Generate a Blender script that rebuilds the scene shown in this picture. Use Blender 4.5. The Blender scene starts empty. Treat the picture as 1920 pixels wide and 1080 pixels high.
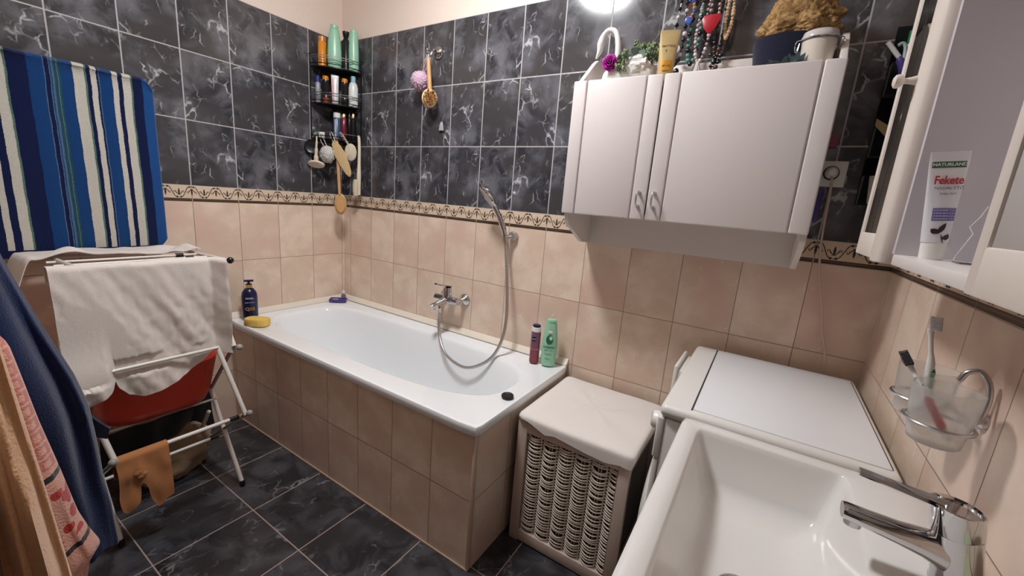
import bpy, bmesh, math, random
from mathutils import Vector, Matrix, noise
from math import sin, cos, pi, radians

S = bpy.context.scene
COL = S.collection
random.seed(7)

# ------------------------------------------------------------------ camera, world, light, exposure
cam_d = bpy.data.cameras.new('camera')
cam_d.sensor_fit = 'HORIZONTAL'; cam_d.sensor_width = 36.0
cam_d.lens = 763.372 / 1920 * 36.0
cam_d.clip_start = 0.02
cam = bpy.data.objects.new('camera', cam_d); COL.objects.link(cam)
cam.location = (2.33271, -1.66936, 1.29121)
cam.rotation_euler = (1.35871939, -0.0779041197, 0.566837102)
S.camera = cam
S.view_settings.view_transform = 'Standard'
S.view_settings.look = 'None'
S.view_settings.gamma = 1.0
S.view_settings.use_curve_mapping = False
S.view_settings.exposure = 0.0
W = bpy.data.worlds.new('hallway_air'); S.world = W; W.use_nodes = True
W.node_tree.nodes['Background'].inputs[0].default_value = (1.0, 0.86, 0.72, 1)
W.node_tree.nodes['Background'].inputs[1].default_value = 0.03
LAMP = Vector((1.27, -0.84, 2.50)); LAMP_R = 0.150; LAMP_E = 126.0
LAMP_COL = (1.0, 1.02, 1.05)

# ------------------------------------------------------------------ node helper
class G:
    def __init__(s, name):
        s.mat = bpy.data.materials.new(name); s.mat.use_nodes = True
        s.nt = s.mat.node_tree; s.nt.nodes.clear()
        s.out = s.n('ShaderNodeOutputMaterial')
        s.b = s.n('ShaderNodeBsdfPrincipled')
        s.nt.links.new(s.b.outputs[0], s.out.inputs[0])
    def n(s, t, **k):
        x = s.nt.nodes.new(t)
        for a, v in k.items(): setattr(x, a, v)
        return x
    def put(s, sock, v):
        if isinstance(v, bpy.types.NodeSocket): s.nt.links.new(v, sock)
        elif isinstance(v, (tuple, list)):
            v = tuple(v)
            if len(sock.default_value) == 4 and len(v) == 3: v = v + (1,)
            sock.default_value = v
        else: sock.default_value = v
    def m(s, op, a, b=0.0, c=0.0, clamp=False):
        x = s.n('ShaderNodeMath', operation=op); x.use_clamp = clamp
        s.put(x.inputs[0], a); s.put(x.inputs[1], b); s.put(x.inputs[2], c)
        return x.outputs[0]
    def ss(s, v, lo, hi):
        x = s.n('ShaderNodeMapRange', interpolation_type='SMOOTHSTEP')
        s.put(x.inputs[0], v); s.put(x.inputs[1], lo); s.put(x.inputs[2], hi)
        x.inputs[3].default_value = 0; x.inputs[4].default_value = 1
        return x.outputs[0]
    def mix(s, f, a, b):
        x = s.n('ShaderNodeMix', data_type='RGBA'); x.clamp_factor = True
        s.put(x.inputs[0], f); s.put(x.inputs[6], a); s.put(x.inputs[7], b)
        return x.outputs[2]
    def obj(s):
        return s.n('ShaderNodeTexCoord').outputs['Object']
    def sep(s, v):
        x = s.n('ShaderNodeSeparateXYZ'); s.put(x.inputs[0], v); return x.outputs
    def comb(s, a, b, c):
        x = s.n('ShaderNodeCombineXYZ'); s.put(x.inputs[0], a); s.put(x.inputs[1], b); s.put(x.inputs[2], c)
        return x.outputs[0]
    def noise(s, v, scale, detail=3, rough=.5, dist=0., color=False):
        x = s.n('ShaderNodeTexNoise'); s.put(x.inputs['Vector'], v)
        x.inputs['Scale'].default_value = scale; x.inputs['Detail'].default_value = detail
        x.inputs['Roughness'].default_value = rough; x.inputs['Distortion'].default_value = dist
        return x.outputs[1 if color else 0]
    def vor(s, v, scale, feature='DISTANCE_TO_EDGE'):
        x = s.n('ShaderNodeTexVoronoi', feature=feature); s.put(x.inputs['Vector'], v)
        x.inputs['Scale'].default_value = scale
        return x.outputs['Distance']
    def vadd(s, a, b, op='ADD'):
        x = s.n('ShaderNodeVectorMath', operation=op); s.put(x.inputs[0], a); s.put(x.inputs[1], b)
        return x.outputs[0]
    def vscale(s, a, f):
        x = s.n('ShaderNodeVectorMath', operation='SCALE'); s.put(x.inputs[0], a); x.inputs['Scale'].default_value = f
        return x.outputs[0]
    def bump(s, h, strength=.3, dist=.002):
        x = s.n('ShaderNodeBump'); s.put(x.inputs['Height'], h)
        x.inputs['Strength'].default_value = strength; x.inputs['Distance'].default_value = dist
        s.nt.links.new(x.outputs[0], s.b.inputs['Normal'])
    def set(s, **k):
        for a, v in k.items(): s.put(s.b.inputs[a.replace('_', ' ')], v)
        return s

def lin(r, g, b):
    f = lambda c: (c/255/12.92) if c/255 <= .04045 else ((c/255+.055)/1.055)**2.4
    return (f(r), f(g), f(b))

def plain(name, rgb, rough=.45, metal=0., var=.06, scale=30, **k):
    g = G(name)
    nz = g.noise(g.obj(), scale, 3)
    a = tuple(min(1, c*(1-var)) for c in rgb); b = tuple(min(1, c*(1+var)) for c in rgb)
    g.set(Base_Color=g.mix(nz, a, b), Roughness=rough, Metallic=metal, **k)
    return g.mat

def cloth_mat(name, rgb, var=.12, scale=220, strength=.5, big=5, sheen=.2):
    g = G(name); o = g.obj()
    n1 = g.noise(o, scale, 2); n2 = g.noise(o, big, 3)
    c = g.mix(n1, tuple(x*(1-var) for x in rgb), tuple(min(1, x*(1+var)) for x in rgb))
    c = g.mix(g.m('MULTIPLY', n2, .25), c, tuple(x*.75 for x in rgb))
    g.set(Base_Color=c, Roughness=.92, Sheen_Weight=sheen, Specular_IOR_Level=.15)
    g.bump(n1, strength, .002)
    return g.mat

# ------------------------------------------------------------------ tile materials
def dark_marble(g, u, v, cu, cv, scale=1.0):
    """dark blue-grey marble with white veins, shifted from tile to tile"""
    wn = g.n('ShaderNodeTexWhiteNoise'); g.put(wn.inputs[0], g.comb(g.m('FLOORED_MODULO', cu, 3.0), g.m('FLOORED_MODULO', cv, 2.0), 0.0))
    hs = g.vscale(wn.outputs['Color'], 7.0)
    p = g.vadd(g.comb(u, v, 0.0), hs)
    wv = g.vscale(g.vadd(g.noise(p, 7*scale, 4, .55, 0, True), (.5, .5, .5), 'SUBTRACT'), .13/scale)
    pw = g.vadd(p, wv)
    # diagonal stretch
    mp = g.n('ShaderNodeMapping'); g.put(mp.inputs[0], pw); mp.inputs['Rotation'].default_value = (0, 0, radians(38)); mp.inputs['Scale'].default_value = (1.0, .55, 1)
    q = mp.outputs[0]
    base = g.noise(p, 9*scale, 5, .6, .6)
    tint = g.noise(p, 5*scale, 2)
    dark = g.mix(g.ss(base, .36, .66), lin(49, 49, 54), lin(104, 103, 109))
    dark = g.mix(g.ss(tint, .45, .65), dark, lin(66, 63, 65))
    v1 = g.m('SUBTRACT', 1.0, g.ss(g.vor(q, 13*scale), 0.0, .045))
    m1 = g.ss(g.noise(p, 8*scale, 3, .6), .53, .68)
    v2 = g.m('SUBTRACT', 1.0, g.ss(g.vor(g.vadd(q, (3.1, 1.7, 0)), 22*scale), 0.0, .06))
    m2 = g.ss(g.noise(g.vadd(p, (9, 4, 0)), 12*scale, 3, .6), .54, .68)
    cl = g.ss(g.noise(pw, 26*scale, 4, .7), .62, .80)
    f = g.m('MAXIMUM', g.m('MULTIPLY', v1, g.m('MULTIPLY', m1, .80)), g.m('MULTIPLY', v2, g.m('MULTIPLY', m2, .42)))
    f = g.m('MAXIMUM', f, g.m('MULTIPLY', g.m('MULTIPLY', cl, m1), .55))
    return g.mix(f, dark, lin(196, 194, 196))

def beige_marble(g, u, v, cu, cv):
    wn = g.n('ShaderNodeTexWhiteNoise'); g.put(wn.inputs[0], g.comb(cu, cv, 3.0))
    hs = g.vscale(wn.outputs['Color'], 5.0)
    p = g.vadd(g.comb(u, v, 0.0), hs)
    wv = g.vscale(g.vadd(g.noise(p, 6, 4, .55, 0, True), (.5, .5, .5), 'SUBTRACT'), .18)
    pw = g.vadd(p, wv)
    base = g.noise(pw, 7, 4, .55)
    c = g.mix(g.ss(base, .35, .68), lin(218, 194, 173), lin(233, 212, 193))
    c = g.mix(g.ss(g.noise(p, 4, 2), .48, .7), c, lin(217, 186, 169))
    v1 = g.m('SUBTRACT', 1.0, g.ss(g.vor(pw, 10), 0.0, .03))
    m1 = g.ss(g.noise(p, 10, 3, .6), .56, .68)
    cl = g.ss(g.noise(pw, 16, 4, .7), .64, .80)
    f = g.m('MAXIMUM', g.m('MULTIPLY', g.m('MULTIPLY', v1, m1), .6), g.m('MULTIPLY', cl, .35))
    return g.mix(f, c, lin(240, 228, 212))

def edge_mask(g, fr, period, w):
    """1 on the joint"""
    d = g.m('MULTIPLY', g.m('SUBTRACT', .5, g.m('ABSOLUTE', g.m('SUBTRACT', fr, .5))), period)
    return g.m('SUBTRACT', 1.0, g.ss(d, w*.6, w))

Z_BB, Z_BT, H_D, H_B, Z_TOP = 1.168, 1.2412, .29361, .29836, 2.1220
TW = .2
def wall_mat(name, axis, sign, u0):
    g = G(name); s = g.sep(g.obj())
    uu = g.m('DIVIDE', g.m('SUBTRACT', g.m('MULTIPLY', s[axis], sign), u0), TW)
    z = s[2]
    cu = g.m('FLOOR', uu); fu = g.m('FRACT', uu)
    vd = g.m('DIVIDE', g.m('SUBTRACT', z, Z_BT), H_D); vb = g.m('DIVIDE', g.m('SUBTRACT', z, Z_BB), H_B)
    um = g.m('MULTIPLY', fu, TW)
    dark = dark_marble(g, um, g.m('MULTIPLY', g.m('FRACT', vd), H_D), cu, g.m('FLOOR', vd))
    beige = beige_marble(g, um, g.m('MULTIPLY', g.m('FRACT', vb), H_B), cu, g.m('FLOOR', vb))
    j_u = edge_mask(g, fu, TW, .0030)
    j_u2 = edge_mask(g, fu, TW, .0016)
    jd = g.m('MAXIMUM', j_u, edge_mask(g, g.m('FRACT', vd), H_D, .0030))
    jb = g.m('MAXIMUM', j_u2, edge_mask(g, g.m('FRACT', vb), H_B, .0016))
    dark = g.mix(jd, dark, lin(176, 170, 170))
    beige = g.mix(jb, beige, lin(140, 122, 106))
    bord = g.mix(g.noise(g.obj(), 40, 2), lin(222, 200, 176), lin(212, 188, 164))
    bord = g.mix(j_u, bord, lin(176, 158, 140))
    paint = g.mix(g.noise(g.obj(), 60, 3), lin(234, 216, 203), lin(228, 210, 197))
    is_b = g.m('GREATER_THAN', z, Z_BB); is_d = g.m('GREATER_THAN', z, Z_BT); is_p = g.m('GREATER_THAN', z, Z_TOP)
    c = g.mix(is_b, beige, bord); c = g.mix(is_d, c, dark); c = g.mix(is_p, c, paint)
    jt = g.m('MULTIPLY', g.m('ADD', g.m('MULTIPLY', jd, is_d), g.m('MULTIPLY', jb, g.m('SUBTRACT', 1.0, is_b))), g.m('SUBTRACT', 1.0, is_p))
    r = g.m('ADD', .13, g.m('MULTIPLY', is_p, .6)); r = g.m('ADD', r, g.m('MULTIPLY', jt, .5))
    r = g.m('ADD', r, g.m('MULTIPLY', g.m('SUBTRACT', 1.0, is_d), .10))
    g.set(Base_Color=c, Roughness=r, Specular_IOR_Level=.5)
    g.bump(g.m('SUBTRACT', 1.0, jt), .35, .0012)
    return g.mat

def panel_mat(name):
    """beige tiles of the bath apron: rows .28 / .57, columns from x=.035 along x and from y=-.69 along y"""
    g = G(name); s = g.sep(g.obj())
    uu = g.m('DIVIDE', g.m('SUBTRACT', g.m('ADD', s[0], g.m('ADD', s[1], .694)), .035), .2025)
    vb = g.m('DIVIDE', g.m('SUBTRACT', s[2], .28), .29)
    fu, fv = g.m('FRACT', uu), g.m('FRACT', vb)
    c = beige_marble(g, g.m('MULTIPLY', fu, .2), g.m('MULTIPLY', fv, .29), g.m('FLOOR', uu), g.m('FLOOR', vb))
    j = g.m('MAXIMUM', edge_mask(g, fu, .2025, .0016), edge_mask(g, fv, .29, .0018))
    c = g.mix(j, c, lin(120, 100, 84))
    g.set(Base_Color=c, Roughness=g.m('ADD', .22, g.m('MULTIPLY', j, .4)))
    g.bump(g.m('SUBTRACT', 1.0, j), .35, .0012)
    return g.mat

def floor_mat(name):
    g = G(name); s = g.sep(g.obj()); P = .3165
    uu = g.m('DIVIDE', g.m('SUBTRACT', s[0], .151), P); vv = g.m('DIVIDE', g.m('SUBTRACT', s[1], -.986), P)
    fu, fv = g.m('FRACT', uu), g.m('FRACT', vv)
    c = dark_marble(g, g.m('MULTIPLY', fu, P), g.m('MULTIPLY', fv, P), g.m('FLOOR', uu), g.m('FLOOR', vv), .9)
    c = g.mix(.56, c, lin(25, 24, 27))
    j = g.m('MAXIMUM', edge_mask(g, fu, P, .0024), edge_mask(g, fv, P, .0024))
    c = g.mix(j, c, lin(160, 142, 130))
    g.set(Base_Color=c, Roughness=g.m('ADD', .24, g.m('MULTIPLY', j, .5)))
    g.bump(g.m('SUBTRACT', 1.0, j), .35, .0015)
    return g.mat

# ------------------------------------------------------------------ mesh helper
def frame(d):
    d = Vector(d).normalized()
    u = d.orthogonal().normalized()
    return u, d.cross(u).normalized()

class MB:
    def __init__(s): s.v = []; s.f = []; s.k = []; s.cur = 0
    def add(s, vs, fs):
        o = len(s.v); s.v += [Vector(p) for p in vs]
        for f in fs: s.f.append([i+o for i in f]); s.k.append(s.cur)
        return s
    def slot(s, i): s.cur = i; return s
    def box(s, x0, x1, y0, y1, z0, z1, M=None):
        vs = [Vector((x, y, z)) for x in (x0, x1) for y in (y0, y1) for z in (z0, z1)]
        if M is not None: vs = [M @ p for p in vs]
        return s.add(vs, [(0,1,3,2),(4,6,7,5),(0,4,5,1),(2,3,7,6),(0,2,6,4),(1,5,7,3)])
    def loft(s, rings, caps=True, closed=False, ring_closed=True):
        n = len(rings[0]); o = [p for r in rings for p in r]; fs = []
        R = len(rings); rr = range(R if closed else R-1)
        for i in rr:
            a, b = i*n, ((i+1) % R)*n
            for j in range(n if ring_closed else n-1):
                k = (j+1) % n
                fs.append((a+j, a+k, b+k, b+j))
        if caps and not closed and ring_closed:
            fs.append(tuple(range(n-1, -1, -1))); fs.append(tuple((R-1)*n+j for j in range(n)))
        return s.add(o, fs)
    def tube(s, pts, r, n=10, closed=False, caps=True):
        pts = [Vector(p) for p in pts]; N = len(pts)
        rs = r if isinstance(r, (list, tuple)) else [r]*N
        rings = []; u = None
        for i, p in enumerate(pts):
            a = pts[(i-1) % N] if (closed or i > 0) else p
            b = pts[(i+1) % N] if (closed or i < N-1) else p
            d = (b-a)
            if d.length < 1e-9: d = Vector((0, 0, 1))
            d.normalize()
            if u is None: u = d.orthogonal().normalized()
            u = (u - d*u.dot(d))
            if u.length < 1e-6: u = d.orthogonal()
            u.normalize(); w = d.cross(u)
            rings.append([p + (u*cos(2*pi*j/n) + w*sin(2*pi*j/n))*rs[i] for j in range(n)])
        return s.loft(rings, caps, closed)
    def lathe(s, prof, base=(0, 0, 0), n=28, sx=1, sy=1, M=None):
        """profile of (r, z); M places it (else just base)"""
        M = M if M is not None else Matrix.Translation(base)
        rings = [[M @ Vector((max(r, 1e-5)*cos(2*pi*j/n)*sx, max(r, 1e-5)*sin(2*pi*j/n)*sy, z)) for j in range(n)] for r, z in prof]
        return s.loft(rings, True)
    def ball(s, c, r, n=12, m=8, M=None):
        r = r if isinstance(r, (tuple, list)) else (r, r, r)
        A = M if M is not None else Matrix.Identity(4)
        rings = []
        for i in range(m+1):
            t = pi*i/m; q = max(sin(t), 1e-4)
            rings.append([Vector(c) + (A @ Vector((r[0]*q*cos(2*pi*j/n), r[1]*q*sin(2*pi*j/n), -r[2]*cos(t)))) for j in range(n)])
        return s.loft(rings, True)
    def prism(s, poly, d0, d1, fn):
        """poly 2d points; fn(a,b,d) -> 3d"""
        n = len(poly)
        return s.add([fn(a, b, d0) for a, b in poly] + [fn(a, b, d1) for a, b in poly],
                     [tuple(range(n-1, -1, -1)), tuple(range(n, 2*n))] + [(i, (i+1) % n, n+(i+1) % n, n+i) for i in range(n)])
    def grid(s, fn, nu, nv, thick=0.0):
        P = [[Vector(fn(i/nu, j/nv)) for j in range(nv+1)] for i in range(nu+1)]
        vs = [p for r in P for p in r]
        fs = [(i*(nv+1)+j, (i+1)*(nv+1)+j, (i+1)*(nv+1)+j+1, i*(nv+1)+j+1) for i in range(nu) for j in range(nv)]
        if not thick: return s.add(vs, fs)
        back = []
        for i in range(nu+1):
            for j in range(nv+1):
                a = P[min(i+1, nu)][j]-P[max(i-1, 0)][j]; b = P[i][min(j+1, nv)]-P[i][max(j-1, 0)]
                nn = a.cross(b); nn.normalize() if nn.length > 1e-9 else None
                back.append(P[i][j]-nn*thick)
        o = len(vs); allf = fs + [tuple(o+k for k in reversed(f)) for f in fs]
        idx = lambda i, j: i*(nv+1)+j
        loop = [idx(i, 0) for i in range(nu)] + [idx(nu, j) for j in range(nv)] + [idx(i, nv) for i in range(nu, 0, -1)] + [idx(0, j) for j in range(nv, 0, -1)]
        for q in range(len(loop)):
            a, b = loop[q], loop[(q+1) % len(loop)]
            allf.append((a, o+a, o+b, b))
        return s.add(vs+back, allf)
    def warp(s, fn):
        s.v = [fn(p) for p in s.v]; return s
    def build(s, name, mats, parent=None, bevel=0, seg=2, ang=38, origin=None, bang=30):
        mats = mats if isinstance(mats, (list, tuple)) else [mats]
        org = Vector(origin) if origin is not None else (parent_origin(parent) if parent else Vector((0, 0, 0)))
        me = bpy.data.meshes.new(name)
        me.from_pydata([tuple(p-org) for p in s.v], [], s.f)
        for m in mats: me.materials.append(m)
        for p, k in zip(me.polygons, s.k): p.material_index = k
        bm = bmesh.new(); bm.from_mesh(me)
        bmesh.ops.recalc_face_normals(bm, faces=bm.faces)
        if bevel:
            es = [e for e in bm.edges if len(e.link_faces) == 2 and e.calc_face_angle(0) > radians(bang)]
            bmesh.ops.bevel(bm, geom=es, offset=bevel, segments=seg, affect='EDGES', profile=.5, clamp_overlap=True)
        bm.to_mesh(me); bm.free()
        for p in me.polygons: p.use_smooth = True
        me.set_sharp_from_angle(angle=radians(ang))
        o = bpy.data.objects.new(name, me); COL.objects.link(o)
        if parent: o.parent = parent
        if origin is not None and not parent: o.location = org
        elif origin is not None: o.location = org - parent_origin(parent)
        return o

def parent_origin(p):
    v = Vector(p.location)
    while p.parent: p = p.parent; v += Vector(p.location)
    return v

def tag(o, label, cat, group=None, kind=None):
    o['label'] = label; o['category'] = cat
    if group: o['group'] = group
    if kind: o['kind'] = kind
    return o
def thing(name, label, cat, loc, group=None):
    o = bpy.data.objects.new(name, None); COL.objects.link(o)
    o.empty_display_size = .05; o.location = loc
    return tag(o, label, cat, group)
def struct(o): o['kind'] = 'structure'; return o

def text(s, size, org, xd, yd, mat, name, parent, align='CENTER', ext=.0002, bold=0.0, sx=1.0):
    cu = bpy.data.curves.new(name, 'FONT'); cu.body = s; cu.size = size; cu.align_x = align; cu.align_y = 'CENTER'
    cu.extrude = ext; cu.offset = bold; cu.resolution_u = 3
    t = bpy.data.objects.new(name, cu); COL.objects.link(t)
    me = bpy.data.meshes.new_from_object(t.evaluated_get(bpy.context.evaluated_depsgraph_get()))
    bpy.data.objects.remove(t); bpy.data.curves.remove(cu)
    xd = Vector(xd).normalized(); yd = Vector(yd); yd = (yd - xd*yd.dot(xd)).normalized(); zd = xd.cross(yd)
    M = Matrix((( xd.x*sx, yd.x, zd.x, 0), (xd.y*sx, yd.y, zd.y, 0), (xd.z*sx, yd.z, zd.z, 0), (0, 0, 0, 1)))
    M = Matrix.Translation(Vector(org)-parent_origin(parent)) @ M
    me.transform(M); me.materials.clear(); me.materials.append(mat)
    o = bpy.data.objects.new(name, me); COL.objects.link(o); o.parent = parent
    return o

def bez(pts, n=8, closed=False):
    """Catmull-Rom through pts"""
    P = [Vector(p) for p in pts]; N = len(P); out = []
    for i in range(N if closed else N-1):
        p0 = P[(i-1) % N] if (closed or i > 0) else P[i]*2-P[i+1]
        p1, p2 = P[i], P[(i+1) % N]
        p3 = P[(i+2) % N] if (closed or i < N-2) else P[i+1]*2-P[i]
        for k in range(n):
            t = k/n
            out.append(.5*((2*p1)+(p2-p0)*t+(2*p0-5*p1+4*p2-p3)*t*t+(3*p1-p0-3*p2+p3)*t**3))
    if not closed: out.append(P[-1])
    return out
def lerp(a, b, t): return a+(b-a)*t
def pw(tab, x):
    """piecewise linear"""
    if x <= tab[0][0]: return tab[0][1]
    for (a, b), (c, d) in zip(tab, tab[1:]):
        if x <= c: return b+(d-b)*(x-a)/(c-a)
    return tab[-1][1]
def nz(x, y, z=0.): return noise.noise(Vector((x, y, z)))

# ------------------------------------------------------------------ shared materials
M_WHITE = plain('white_lacquer', lin(226, 218, 214), .35, var=.015)
M_WHITE2 = plain('white_laminate', lin(222, 214, 208), .40, var=.015)
M_ENAMEL = plain('white_enamel', lin(240, 242, 244), .10, var=.008)
M_CERAMIC = plain('white_ceramic', lin(232, 228, 224), .12, var=.008)
M_PLASTW = plain('white_plastic', lin(232, 229, 224), .35, var=.015)
M_CREAM = plain('cream_plastic', lin(222, 208, 186), .45, var=.04)
M_CHROME = plain('chrome', (.60, .60, .615), .05, 1.0, var=.01)
M_BRUSHED = plain('brushed_steel', (.60, .60, .61), .28, 1.0, var=.03)
M_HOSE = plain('metal_hose', (.52, .50, .48), .33, .9, var=.05, scale=400)
M_BLACK = plain('black_plastic', lin(16, 16, 18), .30, var=.1)
M_BLACKW = plain('black_wire', lin(22, 22, 25), .22, .5, var=.1)
M_SEAM = plain('seam_dark', lin(60, 55, 53), .6, var=.1)
M_GREEN = plain('mint_plastic', lin(150, 202, 172), .30, var=.04)
M_DGREEN = plain('dark_green_print', lin(38, 98, 62), .4)
M_NAVYP = plain('navy_plastic', lin(18, 22, 66), .22, var=.05)
M_GOLD = plain('gold_print', lin(196, 160, 70), .35, .3)
M_GOLDM = plain('gold_metal', (.75, .55, .25), .25, 1.0)
M_ORANGE = plain('orange_plastic', lin(222, 140, 36), .28)
M_WOOD = plain('pale_wood', lin(206, 160, 110), .55, var=.10, scale=60)
M_WOOD2 = plain('beech_wood', lin(216, 184, 140), .55, var=.08, scale=60)
M_BRISTLE = plain('bristle', lin(196, 150, 96), .85, var=.25, scale=500)
M_PURPLE = plain('purple_plastic', lin(78, 62, 132), .35)
M_RED = plain('red_plastic', lin(216, 72, 50), .32)
M_CRIMSON = plain('crimson_plastic', lin(176, 28, 44), .35)
def mirror_mat():
    g = G('mirror_glass'); g.set(Base_Color=(.82, .84, .82), Metallic=1.0, Roughness=.015); return g.mat
M_MIRROR = mirror_mat()
def glass_mat(name, col=(1, 1, 1), rough=0.0, trans=1.0, ior=1.45, alpha=1.0):
    g = G(name); g.set(Base_Color=col, Roughness=rough, Transmission_Weight=trans, IOR=ior, Alpha=alpha); return g.mat
M_GLASS = glass_mat('clear_glass', (.96, .98, .97), .02)
M_FROST = glass_mat('frosted_glass', (.97, .97, .96), .28, .88, 1.18)
M_CLEARP = glass_mat('clear_plastic', (.97, .97, .98), .06, .9, 1.25)
# ------------------------------------------------------------------ setting
RX, FY, CEIL = 2.660, -1.645, 2.55
M_INK = plain('border_ink', lin(58, 42, 34), .3)
M_INK2 = plain('border_ink_soft', lin(96, 76, 60), .3)

def border(mb, length, u0, fn):
    """printed frieze: dark bands, wave and lilies; fn(u, v, d) -> 3d"""
    def ribbon(pts, w, d=.0006):
        L, R = [], []
        for i, (a, b) in enumerate(pts):
            p, q = pts[max(i-1, 0)], pts[min(i+1, len(pts)-1)]
            dx, dy = q[0]-p[0], q[1]-p[1]; l = math.hypot(dx, dy) or 1
            ww = w[i] if isinstance(w, list) else w
            L.append((a-dy/l*ww/2, b+dx/l*ww/2)); R.append((a+dy/l*ww/2, b-dx/l*ww/2))
        if max(p[0] for p in L+R) > length or min(p[0] for p in L+R) < 0: return
        n = len(pts)
        mb.add([fn(a, b, d) for a, b in L]+[fn(a, b, d) for a, b in R], [(i, i+1, n+i+1, n+i) for i in range(n-1)])
    def dot(c, r):
        if c[0]-r < 0 or c[0]+r > length: return
        mb.add([fn(c[0]+r*cos(t*pi/4), c[1]+r*sin(t*pi/4), .0007) for t in range(8)], [tuple(range(8))])
    mb.slot(1)
    k = int(u0/.1)-30
    # bands
    c0 = u0-math.ceil(u0/TW)*TW
    a = c0
    while a < length:
        x0, x1 = max(a+.002, .0005), min(a+TW-.002, length-.0005)
        if x1 > x0+.004:
            for v0, v1 in ((.0012, .0072), (.0112, .0142)): mb.add([fn(x0, v0, .0006), fn(x1, v0, .0006), fn(x1, v1, .0006), fn(x0, v1, .0006)], [(0, 1, 2, 3)])
            mb.slot(2); mb.add([fn(x0, .0075, .0005), fn(x1, .0075, .0005), fn(x1, .0115, .0005), fn(x0, .0115, .0005)], [(0, 1, 2, 3)]); mb.slot(1)
        a += TW
    wave = [(.008, .067), (.014, .065), (.018, .060), (.024, .047), (.031, .031), (.036, .023), (.042, .0205)]
    side = [(.0005, .034), (.006, .036), (.011, .041), (.013, .047), (.0165, .049), (.019, .046), (.018, .042), (.0145, .0415)]
    pet = [(.0, .030), (.0, .036), (.0, .044), (.0, .052), (.0, .060)]
    a = c0-.1
    while a < length+.1:
        for sgn in (1, -1):
            ribbon([(a+.05+sgn*(.05-x), y) for x, y in wave], .0030)
            dot((a+.05+sgn*.042, .066), .0042); dot((a+.05+sgn*.0075, .0205), .0042)
            ribbon([(a+.05+sgn*x, y) for x, y in side], [.002, .003, .0035, .0025, .002, .002, .002, .0015])
            if sgn*0 == 0: ribbon([(a+sgn*x, .0865-y) for x, y in side], [.002, .003, .0035, .0025, .002, .002, .002, .0015])
        ribbon([(a+.05+x, y) for x, y in pet], [.003, .0045, .0075, .0055, .001])
        ribbon([(a+x, .0865-y) for x, y in pet], [.003, .0045, .0075, .0055, .001])
        ribbon([(a+.044, .031), (a+.056, .031)], .0025); ribbon([(a-.006, .0555), (a+.006, .0555)], .0025)
        ribbon([(a+.043, .0195), (a+.057, .0195)], .002); ribbon([(a-.008, .067), (a+.008, .067)], .002)
        a += .1
    mb.slot(0)

U_B, U_L = .0662, -.0153      # first joint from the far left corner, on each wall
M_WB = wall_mat('tiles_back', 0, 1, U_B)
M_WL = wall_mat('tiles_left', 1, -1, U_L+.0306)
M_WR = wall_mat('tiles_right', 1, -1, .037)
M_WF = wall_mat('tiles_front', 0, 1, U_B)
b = MB().box(-.1, RX+.1, 0, .1, 0, CEIL)
border(b, RX, U_B, lambda u, v, d: (u, -d, Z_BB+v))
struct(b.build('wall_back', [M_WB, M_INK, M_INK2]))
b = MB().box(-.1, 0, FY-.1, 0, 0, CEIL)
border(b, -FY, U_L+.0306, lambda u, v, d: (d, -u, Z_BB+v))
struct(b.build('wall_left', [M_WL, M_INK, M_INK2]))
b = MB().box(RX, RX+.1, FY-.5, 0, 0, CEIL)
border(b, -FY, .037, lambda u, v, d: (RX-d, -u, Z_BB+v))
struct(b.build('wall_right', [M_WR, M_INK, M_INK2]))
b = MB().box(-.1, 1.70, FY-.1, FY, 0, CEIL).box(1.70, RX, FY-.1, FY, 2.10, CEIL)
border(b, 1.70, U_B, lambda u, v, d: (u, FY+d, Z_BB+v))
struct(b.build('wall_front', [M_WF, M_INK, M_INK2]))
struct(MB().box(-.1, RX+.1, FY-.6, .1, -.06, 0).build('floor', floor_mat('floor_marble')))
struct(MB().box(-.1, RX+.1, FY-.1, .1, CEIL, CEIL+.05).build('ceiling', plain('ceiling_paint', lin(236, 224, 208), .8, var=.02)))

# ceiling lamp: flush round glass dome that lights the room
lamp = thing('ceiling_lamp', 'round white dome lamp glowing under the ceiling', 'lamp', (LAMP.x, LAMP.y, CEIL))
g = G('lamp_glass'); g.set(Base_Color=(.9, .88, .84), Emission_Color=LAMP_COL, Emission_Strength=LAMP_E, Roughness=.3)
MB().lathe([(0.0, LAMP.z-.035), (.06, LAMP.z-.031), (.10, LAMP.z-.02), (.13, LAMP.z-.003), (LAMP_R, LAMP.z+.025)], (LAMP.x, LAMP.y, 0), 40).build('lamp_shade', g.mat, lamp)
MB().lathe([(LAMP_R+.008, LAMP.z+.022), (LAMP_R+.012, LAMP.z+.03), (LAMP_R+.012, CEIL)], (LAMP.x, LAMP.y, 0), 40).build('lamp_base', M_PLASTW, lamp)

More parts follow.
